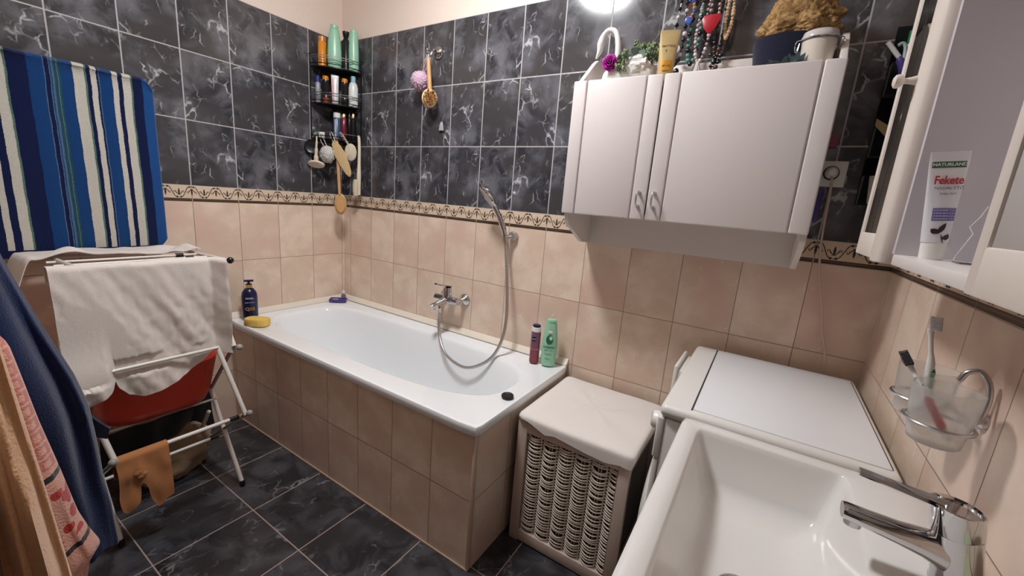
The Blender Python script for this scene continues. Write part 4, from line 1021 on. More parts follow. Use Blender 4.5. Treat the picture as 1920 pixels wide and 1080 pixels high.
# necklaces on a hook rail above the cabinet
nr = thing('necklace_rail', 'white hook rail on the dark tiles above the cabinet', 'hook rail', (2.01, 0, 2.09))
MB().box(1.925, 2.105, -.014, -.001, 2.078, 2.108).build('rail', M_WHITE, nr, bevel=.003)
NK = [1.945, 1.968, 1.992, 2.018, 2.044, 2.070, 2.092]
for x in NK: MB().tube([(x, -.012, 2.092), (x, -.048, 2.088), (x, -.056, 2.098)], .003, 8).build('peg', M_CHROME, nr)
M_BEADS = {k: plain('bead_'+k, c, rg_, var=.2, scale=90) for k, c, rg_ in (('black', lin(20, 20, 24), .2), ('teal', lin(86, 132, 122), .35), ('rose', lin(190, 160, 156), .2), ('tan', lin(186, 136, 100), .6), ('cream', lin(206, 178, 140), .5), ('blue', lin(70, 92, 176), .2), ('brown', lin(70, 46, 36), .4), ('silver', (.7, .7, .72), .2))}
def necklace(i, label, width, bottom, bead, step, rad, dy=0, pendant=None, alt=None):
    x = NK[i]; t = thing('necklace', label, 'necklace', (x, -.05, 2.085), 'necklaces on the hook rail')
    y = -.050-dy
    L = bez([(x, -.050, 2.0945), (x-width*.6, y, 2.00), (x-width, y, lerp(2.0, bottom, .55)), (x-width*.6, y-.004, bottom+.02), (x, y-.006, bottom), (x+width*.6, y-.004, bottom+.02), (x+width, y, lerp(2.0, bottom, .55)), (x+width*.6, y, 2.00)], 14, True)
    cordm = MB().tube(L, .0014, 5, closed=True)
    if bead:
        b = cordm; acc = 0; last = L[0]; k = 0; rr = random.Random(i)
        for p in L[1:]:
            acc += (p-last).length; last = p
            if acc >= step:
                acc = 0; k += 1; rd = rad*rr.uniform(.8, 1.2)
                b.slot(2 if alt and k % 3 == 0 else 1).ball(p, rd, 8, 6)
    cordm.build('bead_strand' if bead else 'cord', [M_BEADS['black'], M_BEADS[bead or 'black'], M_BEADS[alt or bead or 'black']], t)
    if pendant: pendant(t, Vector((x, y-.008, bottom)))
def pen_black(t, p):
    b = MB(); b.ball(p+Vector((-.004, -.004, .004)), (.013, .006, .016)).ball(p+Vector((.008, -.003, -.028)), (.010, .006, .014)); b.build('pendant', M_BEADS['black'], t)
    MB().lathe([(.010, -.002), (.014, 0), (.010, .002)], n=22, M=Matrix.Translation(p+Vector((-.002, -.011, .045))) @ FW).build('ring_pendant', M_BEADS['silver'], t)
def pen_blue(t, p):
    MB().box(-.012, .012, -.003, .003, -.010, .010, Matrix.Translation(p+Vector((0, -.006, .0))) @ Matrix.Rotation(radians(25), 4, 'Y')).build('pendant', M_BEADS['blue'], t, bevel=.002)
def pen_heart(t, p):
    MB().prism([(-.030, .018), (-.024, .030), (.024, .032), (.030, .020), (.018, -.008), (.003, -.026), (-.005, -.026), (-.022, -.006)], 0, .006, lambda a, b_, d_: (p.x+a, p.y-.004-d_, p.z+b_)).build('pendant', M_CRIMSON, t, bevel=.002)
def pen_tassel(t, p):
    b = MB(); rr = random.Random(9)
    for i in range(16): b.tube([p+Vector((rr.uniform(-.004, .004), 0, 0)), p+Vector((rr.uniform(-.016, .016), rr.uniform(-.006, .004), -.060))], .0034, 5)
    b.build('tassel', plain('tassel_pale', lin(206, 196, 188), .5), t)
def pen_dark(t, p):
    b = MB(); rr = random.Random(10)
    for i in range(14): b.ball(p+Vector((rr.uniform(-.016, .016), rr.uniform(-.006, .003), rr.uniform(-.055, .01))), rr.uniform(.005, .009), 8, 6)
    b.build('charms', M_BEADS['black'], t)
    MB().ball(p+Vector((.008, -.008, -.035)), .007, 8, 6).build('amber_charm', M_BEADS['brown'], t)
necklace(0, 'black cord necklace with dark pendants and a silver ring, leftmost', .016, 1.800, 'black', .019, .0066, .012, pen_black, 'silver')
necklace(1, 'tan and blue necklace with a tilted blue pendant', .012, 1.935, 'tan', .011, .0062, .004, pen_blue, 'blue')
necklace(2, 'teal chunky bead necklace between blue and red pendants', .017, 1.800, 'teal', .0145, .0080, .0, None, 'black')
necklace(3, 'rose pearl necklace with long pale tassel behind the red pendant', .020, 1.805, 'rose', .011, .0058, .002, pen_tassel, 'silver')
necklace(4, 'necklace with a flat red triangular pendant', .018, 1.905, 'rose', .012, .0045, .018, pen_heart)
necklace(5, 'dark brown bead necklace hanging right of the red pendant', .012, 1.815, 'brown', .013, .0070, -.004, pen_dark, 'black')
necklace(6, 'cream bead necklace, rightmost on the hook rail', .010, 1.870, 'cream', .009, .0062, .0, None)

# ------------------------------------------------------------------ socket, plug and cord, things in the dark corner
so = thing('wall_socket', 'white wall socket on the dark tiles beside the wall cabinet', 'socket', (2.46, 0, 1.45))
MB().box(2.420, 2.498, -.011, -.0008, 1.411, 1.490).build('cover_plate', M_PLASTW, so, bevel=.003)
MB().lathe([(.0215, 0), (.0215, .002), (.019, .003), (.019, .0008), (0, .0008)], n=28, M=Matrix.Translation((2.459, -.0105, 1.453)) @ FW).build('socket_ring', M_SEAM, so)
cd = thing('power_plug', 'white plug and power cord running down from the socket', 'power cord', (2.459, -.02, 1.45))
MB().lathe([(.0172, .0), (.0175, .012), (.0150, .026), (.010, .034), (0, .035)], n=24, M=Matrix.Translation((2.459, -.0145, 1.453)) @ FW).build('plug', M_PLASTW, cd)
MB().tube(bez([(2.459, -.040, 1.447), (2.462, -.046, 1.425), (2.466, -.042, 1.38), (2.470, -.030, 1.29), (2.478, -.022, 1.20), (2.492, -.020, 1.125), (2.516, -.020, 1.03), (2.530, -.020, .960), (2.552, -.020, .880), (2.562, -.022, .810), (2.57, -.022, .5)], 8), .0034, 8).build('cord', plain('cord_cream', lin(206, 186, 168), .5), cd)

og = thing('wall_organizer', 'black hanging wall organizer in the dark corner behind the mirror cabinet', 'organizer', (2.59, 0, 1.40))
M_OG = cloth_mat('black_pocket', lin(20, 19, 21), .2, 200, .4)
MB().box(2.535, 2.650, -.006, -.001, 1.36, 1.86).build('back_panel', M_OG, og)
for z in (1.67, 1.50, 1.36):
    MB().loft([[Vector((x, y, zz)) for x, y in ((2.537, -.006), (2.537, -dep), (2.545, -dep-.006), (2.640, -dep-.006), (2.648, -dep), (2.648, -.006))] for zz, dep in ((z, .040), (z+.085, .052))], True).build('pocket', M_OG, og)
t = thing('razor', 'white stick with purple handle in the black organizer', 'razor', (2.552, -.035, 1.755))
MB().tube([(2.514, -.058, 1.806), (2.546, -.056, 1.765)], .006, 10).build('white_stem', M_PLASTW, t)
MB().tube([(2.546, -.056, 1.765), (2.552, -.054, 1.757), (2.562, -.050, 1.735), (2.566, -.048, 1.700)], [.0065, .012, .013, .010], 10).build('purple_handle', M_PURPLE, t)
t = thing('green_capped_bottle', 'bottle with a green cap in the black organizer', 'bottle', (2.575, -.03, 1.757))
MB().lathe([(.015, 1.757), (.017, 1.762), (.017, 1.80), (.012, 1.808)], (2.576, -.034, 0), 18).build('bottle_body', M_PLASTW, t)
MB().lathe([(.018, 1.806), (.018, 1.836), (.014, 1.838)], (2.576, -.034, 0), 18).build('cap', plain('green_cap', lin(30, 120, 76), .3), t)
t = thing('toothbrush', 'pale blue bent brush handle in the black organizer', 'toothbrush', (2.55, -.05, 1.757))
MB().tube(bez([(2.558, -.060, 1.750), (2.556, -.060, 1.778), (2.553, -.060, 1.792), (2.546, -.060, 1.799), (2.538, -.060, 1.794)], 5), .0045, 8).build('bent_handle', plain('pale_teal', lin(170, 190, 190), .35), t)
t = thing('paper_card', 'yellowish folded paper card sticking out of the black organizer', 'card', (2.56, -.05, 1.58))
MB().grid(lambda u, v: (2.530+.052*u, -.066-.006*sin(3*u), 1.592-.048*u+.020*(v-.5)*(1+u)), 4, 2, .0008).build('card', plain('paper_yellow', lin(176, 158, 112), .8), t)
t = thing('plastic_cup', 'cream plastic cup low in the black organizer', 'cup', (2.575, -.06, 1.37))
MB().lathe([(.026, 1.362), (.028, 1.365), (.036, 1.440), (.0345, 1.440), (.026, 1.368), (0, 1.368)], (2.580, -.085, 0), 26).build('cup_body', plain('cup_cream', lin(206, 196, 180), .5), t)
t = thing('purple_comb', 'purple hair comb hanging under the wall socket', 'comb', (2.445, -.01, 1.36))
MB().box(2.432, 2.452, -.010, -.002, 1.300, 1.402).build('comb_back', M_PURPLE, t, bevel=.003)
t = thing('pink_sachet', 'small dark pink sachet on the tiles above the socket', 'sachet', (2.445, -.01, 1.55))
MB().box(2.431, 2.458, -.012, -.002, 1.530, 1.570).build('sachet', plain('dusty_pink', lin(150, 70, 84), .5), t, bevel=.004)

# ------------------------------------------------------------------ in the niche
NS = T0+.0175
P = (2.535, -.842, NS); r, d = facing(P)
def ex(t, B, up, r, f):
    n = 14
    def onface(k, a, lift=.0004):
        q = (k-.024)/(.150-.024-.012); w = lerp(.0145, .0212, q); dd = lerp(.0125, .0022, max(0, min(1, q))**1.3)
        return B+up*k+r*a+f*(dd*math.sqrt(max(0, 1-(a/w)**2))+lift)
    def band(k0, k1, a0, a1, m, nm):
        MB().loft([[onface(k, lerp(a0, a1, i/8), .0005) for i in range(9)] for k in (k0, (k0+k1)/2, k1)], False, ring_closed=False).build(nm, m, t)
    band(.128, .1365, -.0178, .0178, plain('label_green', lin(52, 96, 52), .5), 'green_band')
    band(.055, .0725, -.0105, .0150, plain('label_violet', lin(112, 100, 160), .5), 'violet_band')
    wt = plain('label_white', lin(228, 228, 228), .5); rd = plain('label_red', lin(190, 30, 40), .5); gr = plain('label_grey', lin(130, 126, 140), .5)
    text('NATURLAND', .0059, onface(.1322, 0, .0011), r, up, wt, 'lettering', t, bold=.0001)
    text('Fekete', .0158, onface(.1105, .001, .0016), r, up, rd, 'lettering', t, bold=.0003, sx=.72)
    text('NADÁLYTŐ', .0058, onface(.1000, .002, .0014), r, up, gr, 'lettering', t)
    text('krém 2in1', .0042, onface(.0925, .002, .0014), r, up, gr, 'lettering', t)
    for i in range(4): band(.0572+i*.0040, .0580+i*.0040, -.0095, .014, wt, 'print_line')
    ink = plain('berry_print', lin(44, 26, 36), .5)
    def leaf(k, a, ang_, ln, wd):
        ca, sa = cos(ang_), sin(ang_); pts = []
        for i in range(9):
            q = i/8; s_ = wd*sin(pi*q); pts.append((q*ln, s_, -s_))
        MB().loft([[onface(k+x*sa+y*ca, a+x*ca-y*sa, .0007) for y in (y0, y1)] for x, y0, y1 in pts], False, ring_closed=False).build('leaf_print', ink, t)
    leaf(.036, -.003, radians(62), .018, .0030); leaf(.037, -.002, radians(140), .010, .0038); leaf(.030, .003, radians(20), .009, .0036); leaf(.022, .005, radians(105), .016, .0007); leaf(.028, .008, radians(80), .009, .0030)
tube_pack('cream_tube', 'white cream tube with green and violet print in the niche', P, (-.075, -.01, 1), (1, .12, 0), .0212, .0145, .0125, .150, .024, plain('tube_white', lin(226, 224, 228), .3), M_PLASTW, extra=ex)
t = thing('clear_holder', 'clear plastic stand at the right of the cream tube', 'stand', (2.56, -.90, NS))
b = MB()
b.prism([(2.545, NS+.0005), (2.585, NS+.0005), (2.585, NS+.078), (2.562, NS+.076), (2.558, NS+.062), (2.551, NS+.048), (2.556, NS+.040), (2.549, NS+.018), (2.546, NS+.010)], -.892, -.888, lambda a, b_, d_: (a, d_, b_))
b.box(2.545, 2.600, -.912, -.888, NS+.0005, NS+.0025)
b.build('stand_body', M_CLEARP, t)
t = thing('acrylic_sheet', 'clear acrylic panel leaning in the niche beside the mirror door', 'panel', (2.59, -.92, NS))
MB().box(2.5555, 2.635, -.922, -.917, NS+.0005, NS+.120).build('acrylic', M_CLEARP, t, bevel=.0008)

# ------------------------------------------------------------------ tooth mugs on the right wall
hd = thing('mug_holder', 'chrome wire double mug holder on the beige right wall', 'mug holder', (2.66, -.79, 1.02))
C1, C2 = Vector((2.592, -.850, .985)), Vector((2.598, -.742, .985))
b = MB()
def ringpts(c, r, z, a0, a1, n=22): return [Vector((c.x+r*cos(lerp(a0, a1, i/n)), c.y+r*sin(lerp(a0, a1, i/n)), z)) for i in range(n+1)]
for c in (C1, C2):
    MB().tube(ringpts(c, .0385, 1.018, 0, 2*pi-.001, 36)[:-1], .0028, 8, closed=True).build('mug_ring', M_BRUSHED, hd)
MB().tube(bez([(2.620, -.824, 1.018), (2.640, -.82, 1.022), (2.648, -.812, 1.050), (2.646, -.806, 1.078), (2.636, -.800, 1.094), (2.622, -.800, 1.090), (2.616, -.800, 1.075)], 7), .0040, 10).tube([(2.630, -.800, 1.018), (2.628, -.770, 1.018), (2.630, -.742, 1.018)], .003, 8).build('wire_loop', M_BRUSHED, hd)
MB().lathe([(.014, .0005), (.014, .006), (.010, .010)], n=22, M=Matrix.Translation((RX, -.790, 1.018)) @ RY).tube([(2.655, -.790, 1.018), (2.632, -.790, 1.018)], .004, 8).build('wall_rosette', M_BRUSHED, hd)
def mug(c, label):
    t = thing('tooth_mug', label, 'mug', c, None)
    MB().lathe([(0, .001), (.027, .001), (.030, .003), (.0335, .032), (.0365, .050), (.0385, .088), (.0365, .088), (.0345, .052), (.031, .030), (.028, .006), (0, .006)], (c.x, c.y, c.z), 40).build('mug_body', M_FROST, t)
    return t
mug(C1, 'frosted tooth mug nearer the tap, holding a red toothbrush')
mug(C2, 'frosted tooth mug farther from the tap, behind the other mug')
def toothbrush(label, p0, p1, bend, accent, head_n, dark):
    t = thing('toothbrush', label, 'toothbrush', p0)
    p0, p1 = Vector(p0), Vector(p1); ax = (p1-p0).normalized(); L = (p1-p0).length
    pts = bez([p0, p0+ax*L*.3+Vector(bend)*.4, p0+ax*L*.6+Vector(bend), p0+ax*L*.8+Vector(bend)*.5, p1], 6)
    MB().tube(pts, [pw([(0, .0045), (.3, .0062), (.5, .0055), (.65, .0034), (.85, .0030), (1, .0045)], i/(len(pts)-1)) for i in range(len(pts))], 12).build('handle', M_PLASTW, t)
    k = [q for q in range(len(pts)) if .12 < q/(len(pts)-1) < .5]
    MB().tube([pts[q]+Vector(head_n)*.0018 for q in k], [.0058 if 0 < i < len(k)-1 else .004 for i in range(len(k))], 12).build('grip', accent, t)
    hn = Vector(head_n).normalized(); sd_ = ax.cross(hn).normalized()
    A = Matrix(((sd_.x, ax.x, hn.x, p1.x+ax.x*.010), (sd_.y, ax.y, hn.y, p1.y+ax.y*.010), (sd_.z, ax.z, hn.z, p1.z+ax.z*.010), (0, 0, 0, 1)))
    MB().lathe([(0, -.002), (.0055, -.002), (.0065, 0), (.0055, .003), (0, .003)], n=20, sx=1, sy=2.0, M=A).build('head', accent if dark else M_PLASTW, t)
    b = MB()
    for i in range(5):
        for j in range(9): b.tube([A @ Vector(((i-2)*.0022, (j-4)*.0024, .002)), A @ Vector(((i-2)*.0024, (j-4)*.0025, .0125))], .0011, 5)
    b.build('bristles', dark if dark else plain('white_bristle', lin(224, 220, 222), .7), t)
    return t
toothbrush('red and white toothbrush with dark bristles leaning in the near mug', (2.606, -.862, .996), (2.558, -.800, 1.082), (0, 0, .002), plain('toothbrush_red', lin(172, 30, 42), .3), (-.35, -.75, .55), plain('dark_bristle', lin(58, 56, 62), .7))
toothbrush('white and green toothbrush standing upright in the far mug', (2.602, -.752, .994), (2.582, -.752, 1.138), (.004, 0, .0), plain('toothbrush_green', lin(40, 120, 78), .3), (.9, -.35, .1), None)
t = thing('soap_wrap', 'pale green packet lying behind the tap on the basin', 'packet', (2.636, -1.03, SZ+.0005))
MB().box(2.628, 2.654, -1.075, -.965, SZ+.0008, SZ+.022).build('packet', plain('pale_green', lin(196, 206, 168), .5), t, bevel=.004)
# ------------------------------------------------------------------ striped towel over a rail on the left wall
TY0, TY1, TZ0, TZ1 = -1.53, -.952, .958, 1.668
tr_ = thing('towel_rail', 'chrome towel rail on the left wall behind the striped towel', 'towel rail', (0, -1.24, 1.65))
MB().tube([(.055, -1.56, 1.652), (.055, -.965, 1.652)], .008, 12).build('rail_bar', M_CHROME, tr_)
b = MB()
for y in (-1.555, -.970): b.tube([(.001, y, 1.652), (.055, y, 1.652)], .007, 10)
b.build('bracket', M_CHROME, tr_)
g = G('striped_terry'); s_ = g.sep(g.obj())
BL, NV, WH, LB, GR, TL, MB_ = lin(14, 62, 118), lin(7, 20, 66), lin(210, 204, 192), lin(84, 112, 142), lin(92, 122, 104), lin(34, 76, 96), lin(24, 76, 138)
STR = [(-1.60, BL), (-1.445, NV), (-1.405, WH), (-1.388, NV), (-1.371, WH), (-1.344, GR), (-1.340, NV), (-1.292, BL), (-1.2557, LB), (-1.2523, NV), (-1.242, LB), (-1.2386, BL), (-1.2345, LB), (-1.2300, TL), (-1.2225, GR), (-1.2190, TL), (-1.2141, BL), (-1.1817, WH), (-1.1510, GR), (-1.1465, NV), (-1.1345, WH), (-1.1173, NV), (-1.1134, LB), (-1.1094, BL), (-1.0733, WH), (-1.0568, NV), (-1.0443, WH), (-1.0187, GR), (-1.0144, NV), (-.9837, MB_)]
def stripes_mat():
    o = g.obj()
    wob = g.m('MULTIPLY', g.m('SUBTRACT', g.noise(g.comb(0.0, 0.0, g.m('MULTIPLY', s_[2], 1.0)), 9, 2), .5), .010)
    hi = g.m('MULTIPLY', g.m('SUBTRACT', g.noise(o, 260, 2), .5), .004)
    y = g.m('ADD', g.m('ADD', s_[1], wob), hi)
    t = g.m('DIVIDE', g.m('ADD', y, 1.62), .70)
    r = g.n('ShaderNodeValToRGB'); g.put(r.inputs[0], t); cr_ = r.color_ramp; cr_.interpolation = 'CONSTANT'
    els = cr_.elements
    while len(els) > 1: els.remove(els[-1])
    els[0].position = 0; els[0].color = (*STR[0][1], 1)
    for a, c in STR[1:]:
        e = els.new((a+1.62)/.70); e.color = (*c, 1)
    # navy hem band along the lower edge
    hem = g.m('LESS_THAN', s_[2], TZ0+.020)
    c = g.mix(hem, r.outputs[0], NV)
    n1 = g.noise(o, 240, 3, .6)
    c = g.mix(g.m('MULTIPLY', n1, .35), c, (.01, .015, .03))
    g.set(Base_Color=c, Roughness=.95, Specular_IOR_Level=.1, Sheen_Weight=.25)
    g.bump(n1, .7, .003)
    return g.mat
tw = MB()
sec = []
def tsec(y):
    """closed section in x,z of the towel folded over its rail"""
    e = max(0, (y-(TY1-.03))/.03)
    lo = TZ0+.012*max(0, (-1.25-y)/.25)*-1+.018*max(0, (y+1.1)/.15)
    lo += .025*e**2; hi = TZ1-.030*e**2.2-.006*(1+nz(y*9, 1))
    pts = []
    f = lambda z: .062+.010*nz(y*6, z*3)+.004*nz(y*20, z*2, 5)
    N = 26
    for i in range(N+1):
        z = lerp(lo, hi-.022, i/N); pts.append((f(z)+.012, z))
    for i in range(1, 9):
        a = pi*i/9; pts.append((.052+.026*cos(a)+.006*(1-i/9), hi-.022+.022*sin(a)))
    for i in range(N+1):
        z = lerp(hi-.022, lo+.05, i/N); pts.append((.030+.004*nz(y*7, z*4, 9), z))
    for i in range(1, 6): pts.append((lerp(.032, f(lo), i/6), lerp(lo+.05, lo, i/6)-.004))
    return pts
ys = [lerp(TY0, TY1, i/90) for i in range(91)]
rings = [[Vector((x, y, z)) for x, z in tsec(y)] for y in ys]
last = rings[-1]; c = sum(last, Vector())/len(last)
rings.append([Vector((lerp(p.x, c.x, .35), p.y+.006, lerp(p.z, c.z, .015))) for p in last])
tw.loft(rings)
tag(tw.build('striped_towel', stripes_mat(), ang=70), 'blue and white striped terry towel hanging on the left wall', 'towel')

# ------------------------------------------------------------------ folding clothes airer with laundry
ar = thing('clothes_airer', 'white folding clothes airer covered with drying laundry by the bath', 'clothes airer', (.37, -1.14, 0))
M_TUBEW = plain('white_tube', lin(222, 216, 208), .30, var=.015)
YR, YL = -.943, -1.335
def rod(name, p0, p1, r=.0062, m=None): MB().tube([p0, p1], r, 10).build(name, m or M_TUBEW, ar)
for y, yi in ((YR, -.985), (YL, -1.378)):
    rod('leg', (.449, y, .250), (.607, y, .012), .0085)
    rod('leg', (.330, y, .250), (.150, y, .012), .0085)
    rod('arm', (.572, yi, .640) if y == YR else (.632, -1.353, .480), (.676, y, .362), .0085)
    rod('arm', (.400, y, .965), (.616, y, .640) if y == YR else (.470, y, .850), .0085)
    rod('arm', (.612, y, .640) if y == YR else (.480, y, .495), (.380, y, .385), .0075, M_BRUSHED)
    rod('arm', (.672, y, .362), (.330, y, .120), .0075, M_BRUSHED)
    rod('arm', (.200, y, .640), (.449, y, .250), .0085)
    rod('arm', (.290, y, .965), (.200, y, .640), .0085)
    rod('top_side_bar', (.080, y, .966), (.612 if y == YR else .556, y, .984), .0075)
    for (x, z) in ((.607, .012), (.150, .012)): MB().lathe([(.010, 0), (.0105, .018), (.0085, .024)], (x, y, 0.001), 12).build('rubber_foot', M_BLACK, ar)
    for (x, z) in ((.614, .984), (.640, .640), (.690, .372)) if y == YR else ((.690, .372),): MB().ball((x, y+(.008 if y == YR else -.008), z), .0125, 12, 8).build('joint', M_BLACK if z > .9 else plain('grey_joint', lin(150, 146, 140), .4), ar)
for x, z in ((.100, .968), (.230, .970), (.360, .974), (.455, .977), (.548, .981)): rod('top_rod', (x, YR, z), (x, YL-.03, z), .0048)
for x in (.360, .455): MB().tube([(x, YR-.052, .974+(x-.36)*.03), (x, YR-.076, .974+(x-.36)*.03)], .0085, 12).build('rod_sleeve', M_BLACK, ar)
rod('middle_rod', (.580, -.985, .636), (.580, -1.380, .636), .0062)
rod('middle_rod', (.400, YR, .640), (.400, YL, .640), .0048)
rod('shelf_rod', (.180, YR, .352), (.180, YL, .352), .0048); rod('shelf_rod', (.430, YR, .352), (.430, YL, .352), .0048)
rod('lower_rod', (.640, YR, .345), (.640, YL, .345), .0075)
rod('lower_rod', (.460, YR-.02, .190), (.460, YL, .190), .0062)
MB().tube([(.640, YR-.012, .345), (.640, YR-.045, .345)], .0090, 12).build('rod_sleeve', M_BLACK, ar)
MB().tube([(.460, YR-.02, .190), (.460, YR-.05, .190)], .0082, 12).build('rod_sleeve', M_BLACK, ar)

M_MUSLIN = cloth_mat('white_muslin', lin(222, 212, 204), .07, 260, .35, 9)
cl = MB()
HEM = [(-1.400, .62), (-1.375, .560), (-1.350, .552), (-1.320, .562), (-1.300, .578), (-1.288, .600), (-1.280, .570), (-1.255, .535), (-1.215, .516), (-1.15, .528), (-1.09, .555), (-1.03, .595), (-1.000, .625), (-.985, .632), (-.970, .618), (-.945, .612)]
def white_front(u, v):
    y = lerp(-1.398, -.947, u)
    if v < .12:                       # short flap behind the rod
        q = v/.12; return Vector((.530-.004+.004*nz(y*8, q), y, lerp(.94, .9875, q)))
    if v < .17:
        q = (v-.12)/.05; a = pi*(1-q); return Vector((.548+.0175*cos(a)+.052*max(0, (y+.985)/.04)**1.0*min(1, q*1.5), y, .9815+.0090*sin(a)+.004*nz(y*14, 2)))
    q = (v-.17)/.83
    h = pw(HEM, y)
    z = lerp(.980, h, q)
    fold = .020*nz(y*11+z*4.5, z*.9, 1)+.010*nz(y*24+z*13, z*1.2, 7)+.003*nz(y*60, z*30, 3)
    x = .5655+fold*min(1, .25+q*1.4)
    x += .020*q*max(0, (-1.24-y)/.12)*1.3                    # left corner swings forward
    if z > .60: x = min(x, .575)
    x += .052*max(0, min(1, (y+.985)/.035))                   # right end runs over the front frame
    if -1.285 < y < -.985 and abs(z-.636) < .03: x = min(x, .566)
    if y < -1.288: x += .030*min(1, (-1.288-y)/.02)*math.exp(-((z-.61)/.09)**2)
    if y < -1.33: y -= .012*q*nz(z*9, 3)
    return Vector((x, y, z))
cl.grid(white_front, 110, 80, .0022)
tag(cl.build('muslin_cloth', M_MUSLIN, ang=80), 'white muslin cloth with rounded hem hanging over the airer front', 'cloth')
cl = MB()
def white_back(u, v):
    y = lerp(-1.455, -.925, u); x = lerp(.102, .345, v)
    z = .974+.010*v+.016*max(0, nz(y*7, x*8, 2))+.006*nz(y*22, x*18)
    drape = max(0, (-1.395-y)/.075)
    if drape > 0: z -= .13*drape**1.3; y = y+.030*drape
    z += .024*math.exp(-((y+.945)/.03)**2)*math.exp(-((x-.28)/.07)**2)
    z += .030*math.exp(-((y+1.30)/.045)**2)*math.exp(-((x-.31)/.05)**2)
    return Vector((x, y, z))
cl.grid(white_back, 70, 40, .0025)
tag(cl.build('folded_cloth', M_MUSLIN, ang=80), 'crumpled white cloth lying across the back of the airer top', 'cloth')

rb = MB()
def tub(z, x0, x1, y0, y1): return rrect(x0, x1, y0, y1, min(.09, (x1-x0)*.35), z, 72)
rb.loft([tub(.3575, .175, .435, -1.275, -.985), tub(.362, .160, .450, -1.29, -.965), tub(.40, .148, .462, -1.302, -.950), tub(.555, .125, .485, -1.318, -.925), tub(.560, .120, .490, -1.322, -.920), tub(.555, .132, .478, -1.31, -.932), tub(.40, .16, .45, -1.29, -.962), tub(.37, .18, .43, -1.27, -.985)])
tag(rb.build('red_basin', M_RED, ang=60), 'red plastic basin resting on the airer below the white cloth', 'basin')

M_DARKC = cloth_mat('black_cotton', lin(18, 17, 19), .2, 240, .4)
cl = MB()
def dark_right(u, v):
    y = lerp(-1.01, -.880, u); z = lerp(.64, .130+.03*sin(u*5), v)
    return Vector((.185+.030*nz(y*12, z*4, 3)+.02*v, y+.012*nz(z*6, 1)*v, z))
cl.grid(dark_right, 26, 40, .004)
tag(cl.build('black_garment', M_DARKC, ang=80), 'black garment hanging behind the red basin at the bath end', 'clothing')
cl = MB()
def dark_mid(u, v):
    y = lerp(-1.32, -1.03, u); z = lerp(.352, .150+.05*nz(y*14, 2)+.10*u, v)
    return Vector((.445+.020*nz(y*14, z*6, 3)-.06*v, y, z))
cl.grid(dark_mid, 36, 26, .004)
tag(cl.build('dark_trousers', M_DARKC, ang=80), 'dark garment hanging below the red basin on the airer', 'clothing')
lp = MB(); rg = []
for i in range(21):
    th = pi*i/20; rg.append([])
    for j in range(48):
        ph = 2*pi*j/48; dv = Vector((sin(th)*cos(ph), sin(th)*sin(ph), cos(th))); k = 1+.30*noise.noise(dv*2.0+Vector((3, 1, 5)))+.12*noise.noise(dv*6)
        rg[-1].append(Vector((.25+.13*dv.x*k, -1.09+.16*dv.y*k, max(.001, .085+.115*dv.z*k))))
lp.loft(rg)
tag(lp.build('laundry_pile', cloth_mat('beige_laundry', lin(150, 124, 98), .15, 200, .4), ang=80), 'beige laundry heap on the floor under the airer', 'laundry')

st_ = MB()
HEMS = [(-1.332, .215), (-1.328, .165), (-1.318, .150), (-1.300, .160), (-1.285, .180), (-1.277, .235), (-1.270, .245), (-1.262, .225), (-1.250, .160), (-1.240, .125), (-1.228, .128), (-1.210, .145), (-1.190, .152)]
def stock(u, v):
    y = lerp(-1.332, -1.190, u)
    if v < .2:
        q = v/.2; return Vector((.6275-.004+.003*nz(y*20, q), y, lerp(.27, .352, q)))
    if v < .28:
        q = (v-.2)/.08; a = pi*(1-q); return Vector((.640+.0125*cos(a), y, .346+.0105*sin(a)))
    q = (v-.28)/.72; z = lerp(.348, pw(HEMS, y), q)
    kx = .012*math.exp(-((y+1.275)/.018)**2)*math.exp(-((z-.29)/.03)**2)
    return Vector((.6545+.010*nz(y*26, z*12, 2)*min(1, q*3)+kx+.010*q, y+.008*q*nz(z*14, y*20), z))
st_.grid(stock, 60, 44, .0018)
for i in range(5): st_.ball((.662+.004*nz(i, 2), -1.283+.006*i*.6, .285-.010*i*.4+.008*sin(i*2)), (.010, .013, .012), 10, 7)
tag(st_.build('stockings', cloth_mat('tan_nylon', lin(176, 118, 74), .08, 300, .2), ang=80), 'knotted tan stockings hanging over the lowest airer bar', 'stockings')

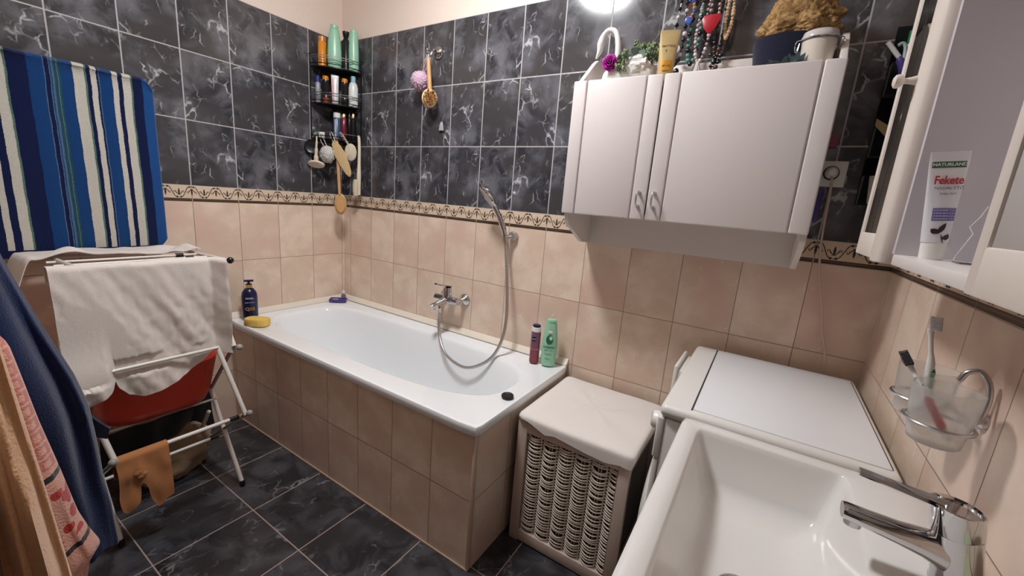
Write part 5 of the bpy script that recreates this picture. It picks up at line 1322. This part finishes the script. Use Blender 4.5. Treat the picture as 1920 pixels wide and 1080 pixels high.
# ------------------------------------------------------------------ towels on hooks along the front wall, left foreground
def wall_hook(x, z, label):
    t = thing('towel_hook', label, 'hook', (x, FY, z))
    MB().lathe([(.020, .0005), (.020, .006), (.014, .010), (.007, .012), (.007, .040)], n=20, M=Matrix.Translation((x, FY, z)) @ Matrix.Rotation(-pi/2, 4, 'X')).tube(bez([(x, FY+.036, z), (x, FY+.050, z+.004), (x, FY+.056, z+.020)], 5), .0065, 10).build('hook_body', M_CHROME, t)
def hung(name, label, cat, x, prof, thick, mat, seed, ztop, ybase=-1.592, flap=None, flat=1.0, folds=0):
    """towel hanging from a hook: prof = [(z, y of outer edge)], grows from the wall outwards"""
    b = MB(); rings = []; N = 72
    zs = [lerp(ztop, prof[0][0], (i/44)) for i in range(45)]
    for z in zs:
        yo = pw(prof, z); yc = (ybase+yo)/2; hy = (yo-ybase)/2
        k = (ztop-z)/(ztop-prof[0][0]); tx = lerp(.018, thick, min(1, k*1.8)**.7)
        ring = []
        for j in range(N):
            a = 2*pi*j/N; c, s = cos(a), sin(a)
            f = 1+.22*nz(2.2*c+seed, 2.2*s, z*1.4)+.10*nz(5*c+seed, 5*s, z*2)*min(1, k*2)+.03*nz(c*9, s*9, z*9+seed)
            ly = math.copysign(abs(c)**.75, c)*hy
            if folds: f *= 1+.30*folds*sin(3*a+z*2.5)*min(1, k*2)+.12*sin(7*a-z*4)
            if c > 0: f2 = 1+.04*nz(seed, z*5)
            else: f2 = 1
            ring.append(Vector((x+tx*s*f*flat, yc+ly*f2, z+.02*nz(2*c+seed, 2*s, 5)*(1 if z == zs[-1] else 0))))
        rings.append(ring)
    b.loft(rings)
    if flap: flap(b)
    return tag(b.build(name, mat, origin=(x, ybase, ztop), ang=80), label, cat)
wall_hook(.85, 1.36, 'chrome wall hook behind the dark blue towel')
wall_hook(1.075, .945, 'chrome wall hook behind the pink patterned towel')
wall_hook(1.55, 1.40, 'chrome wall hook behind the beige towel')
def flap(b):
    b.grid(lambda u, v: (lerp(.80, .84, v)+.01*sin(u*4), lerp(-1.435, -1.368-.02*(1-u), u), lerp(.66, .56, u)-.075*(1-v)*(1-.35*u)+.03*v*(1-u)), 10, 8, .006)
hung('blue_towel', 'dark blue terry towel hanging in the left foreground', 'towel', .84, [(.228, -1.388), (.36, -1.391), (.45, -1.400), (.56, -1.402), (.66, -1.406), (.757, -1.424), (.916, -1.467), (1.04, -1.499), (1.20, -1.535)], .085, cloth_mat('blue_terry', lin(14, 31, 70), .25, 240, .9, 6, .3), 3.3, 1.39, flap=flap, folds=1)
# pink towel with printed bands
g = G('pink_print_towel'); o = g.obj(); s_ = g.sep(o)
zz = g.m('ADD', s_[2], .965); yy = s_[1]
pk_ = g.mix(g.noise(o, 200, 2), lin(206, 144, 126), lin(222, 164, 146))
cell = g.m('FRACT', g.m('DIVIDE', zz, .031)); cy_ = g.m('ADD', g.m('DIVIDE', g.m('ADD', g.m('SUBTRACT', yy, g.m('ADD', .048, g.m('MULTIPLY', g.m('SUBTRACT', .93, zz), .127))), .016), .026), .5)
dz_ = g.m('ABSOLUTE', g.m('SUBTRACT', cell, .5)); dy_ = g.m('ABSOLUTE', g.m('SUBTRACT', cy_, .5))
dd_ = g.m('MAXIMUM', dz_, g.m('MULTIPLY', dy_, .9))
ringm = g.m('MULTIPLY', g.m('GREATER_THAN', dd_, .22), g.m('LESS_THAN', dd_, .42))
ringm = g.m('MULTIPLY', ringm, g.m('GREATER_THAN', zz, .655))
c = g.mix(g.m('MULTIPLY', ringm, .65), pk_, lin(178, 92, 86))
fl = g.m('LESS_THAN', g.vor(o, 26, 'F1'), .42)
flz = g.m('MULTIPLY', g.m('LESS_THAN', zz, .600), g.m('GREATER_THAN', zz, .475))
c = g.mix(g.m('MULTIPLY', fl, flz), c, lin(178, 40, 34))
band = lambda a: g.m('LESS_THAN', g.m('ABSOLUTE', g.m('SUBTRACT', g.m('ADD', zz, g.m('MULTIPLY', yy, -.15)), a)), .0065)
for a in (.625, .435): c = g.mix(band(a), c, lin(30, 24, 30))
g.set(Base_Color=c, Roughness=.95, Sheen_Weight=.3, Specular_IOR_Level=.1); g.bump(g.noise(o, 240, 2), .7, .003)
hung('pink_towel', 'pink patterned towel with red flowers between blue and beige towels', 'towel', 1.075, [(.33, -1.492), (.375, -1.482), (.40, -1.462), (.44, -1.474), (.50, -1.488), (.60, -1.502), (.745, -1.522), (.930, -1.544), (.97, -1.562)], .062, g.mat, 8.1, .965)
hung('beige_towel', 'plain beige towel nearest the camera at the left edge', 'towel', 1.55, [(.52, -1.563), (.70, -1.576), (.91, -1.589), (1.01, -1.595), (1.1, -1.601), (1.25, -1.606)], .130, cloth_mat('beige_terry', lin(206, 158, 118), .12, 240, .7, 6, .3), 5.7, 1.43, ybase=-1.6435, folds=.22)
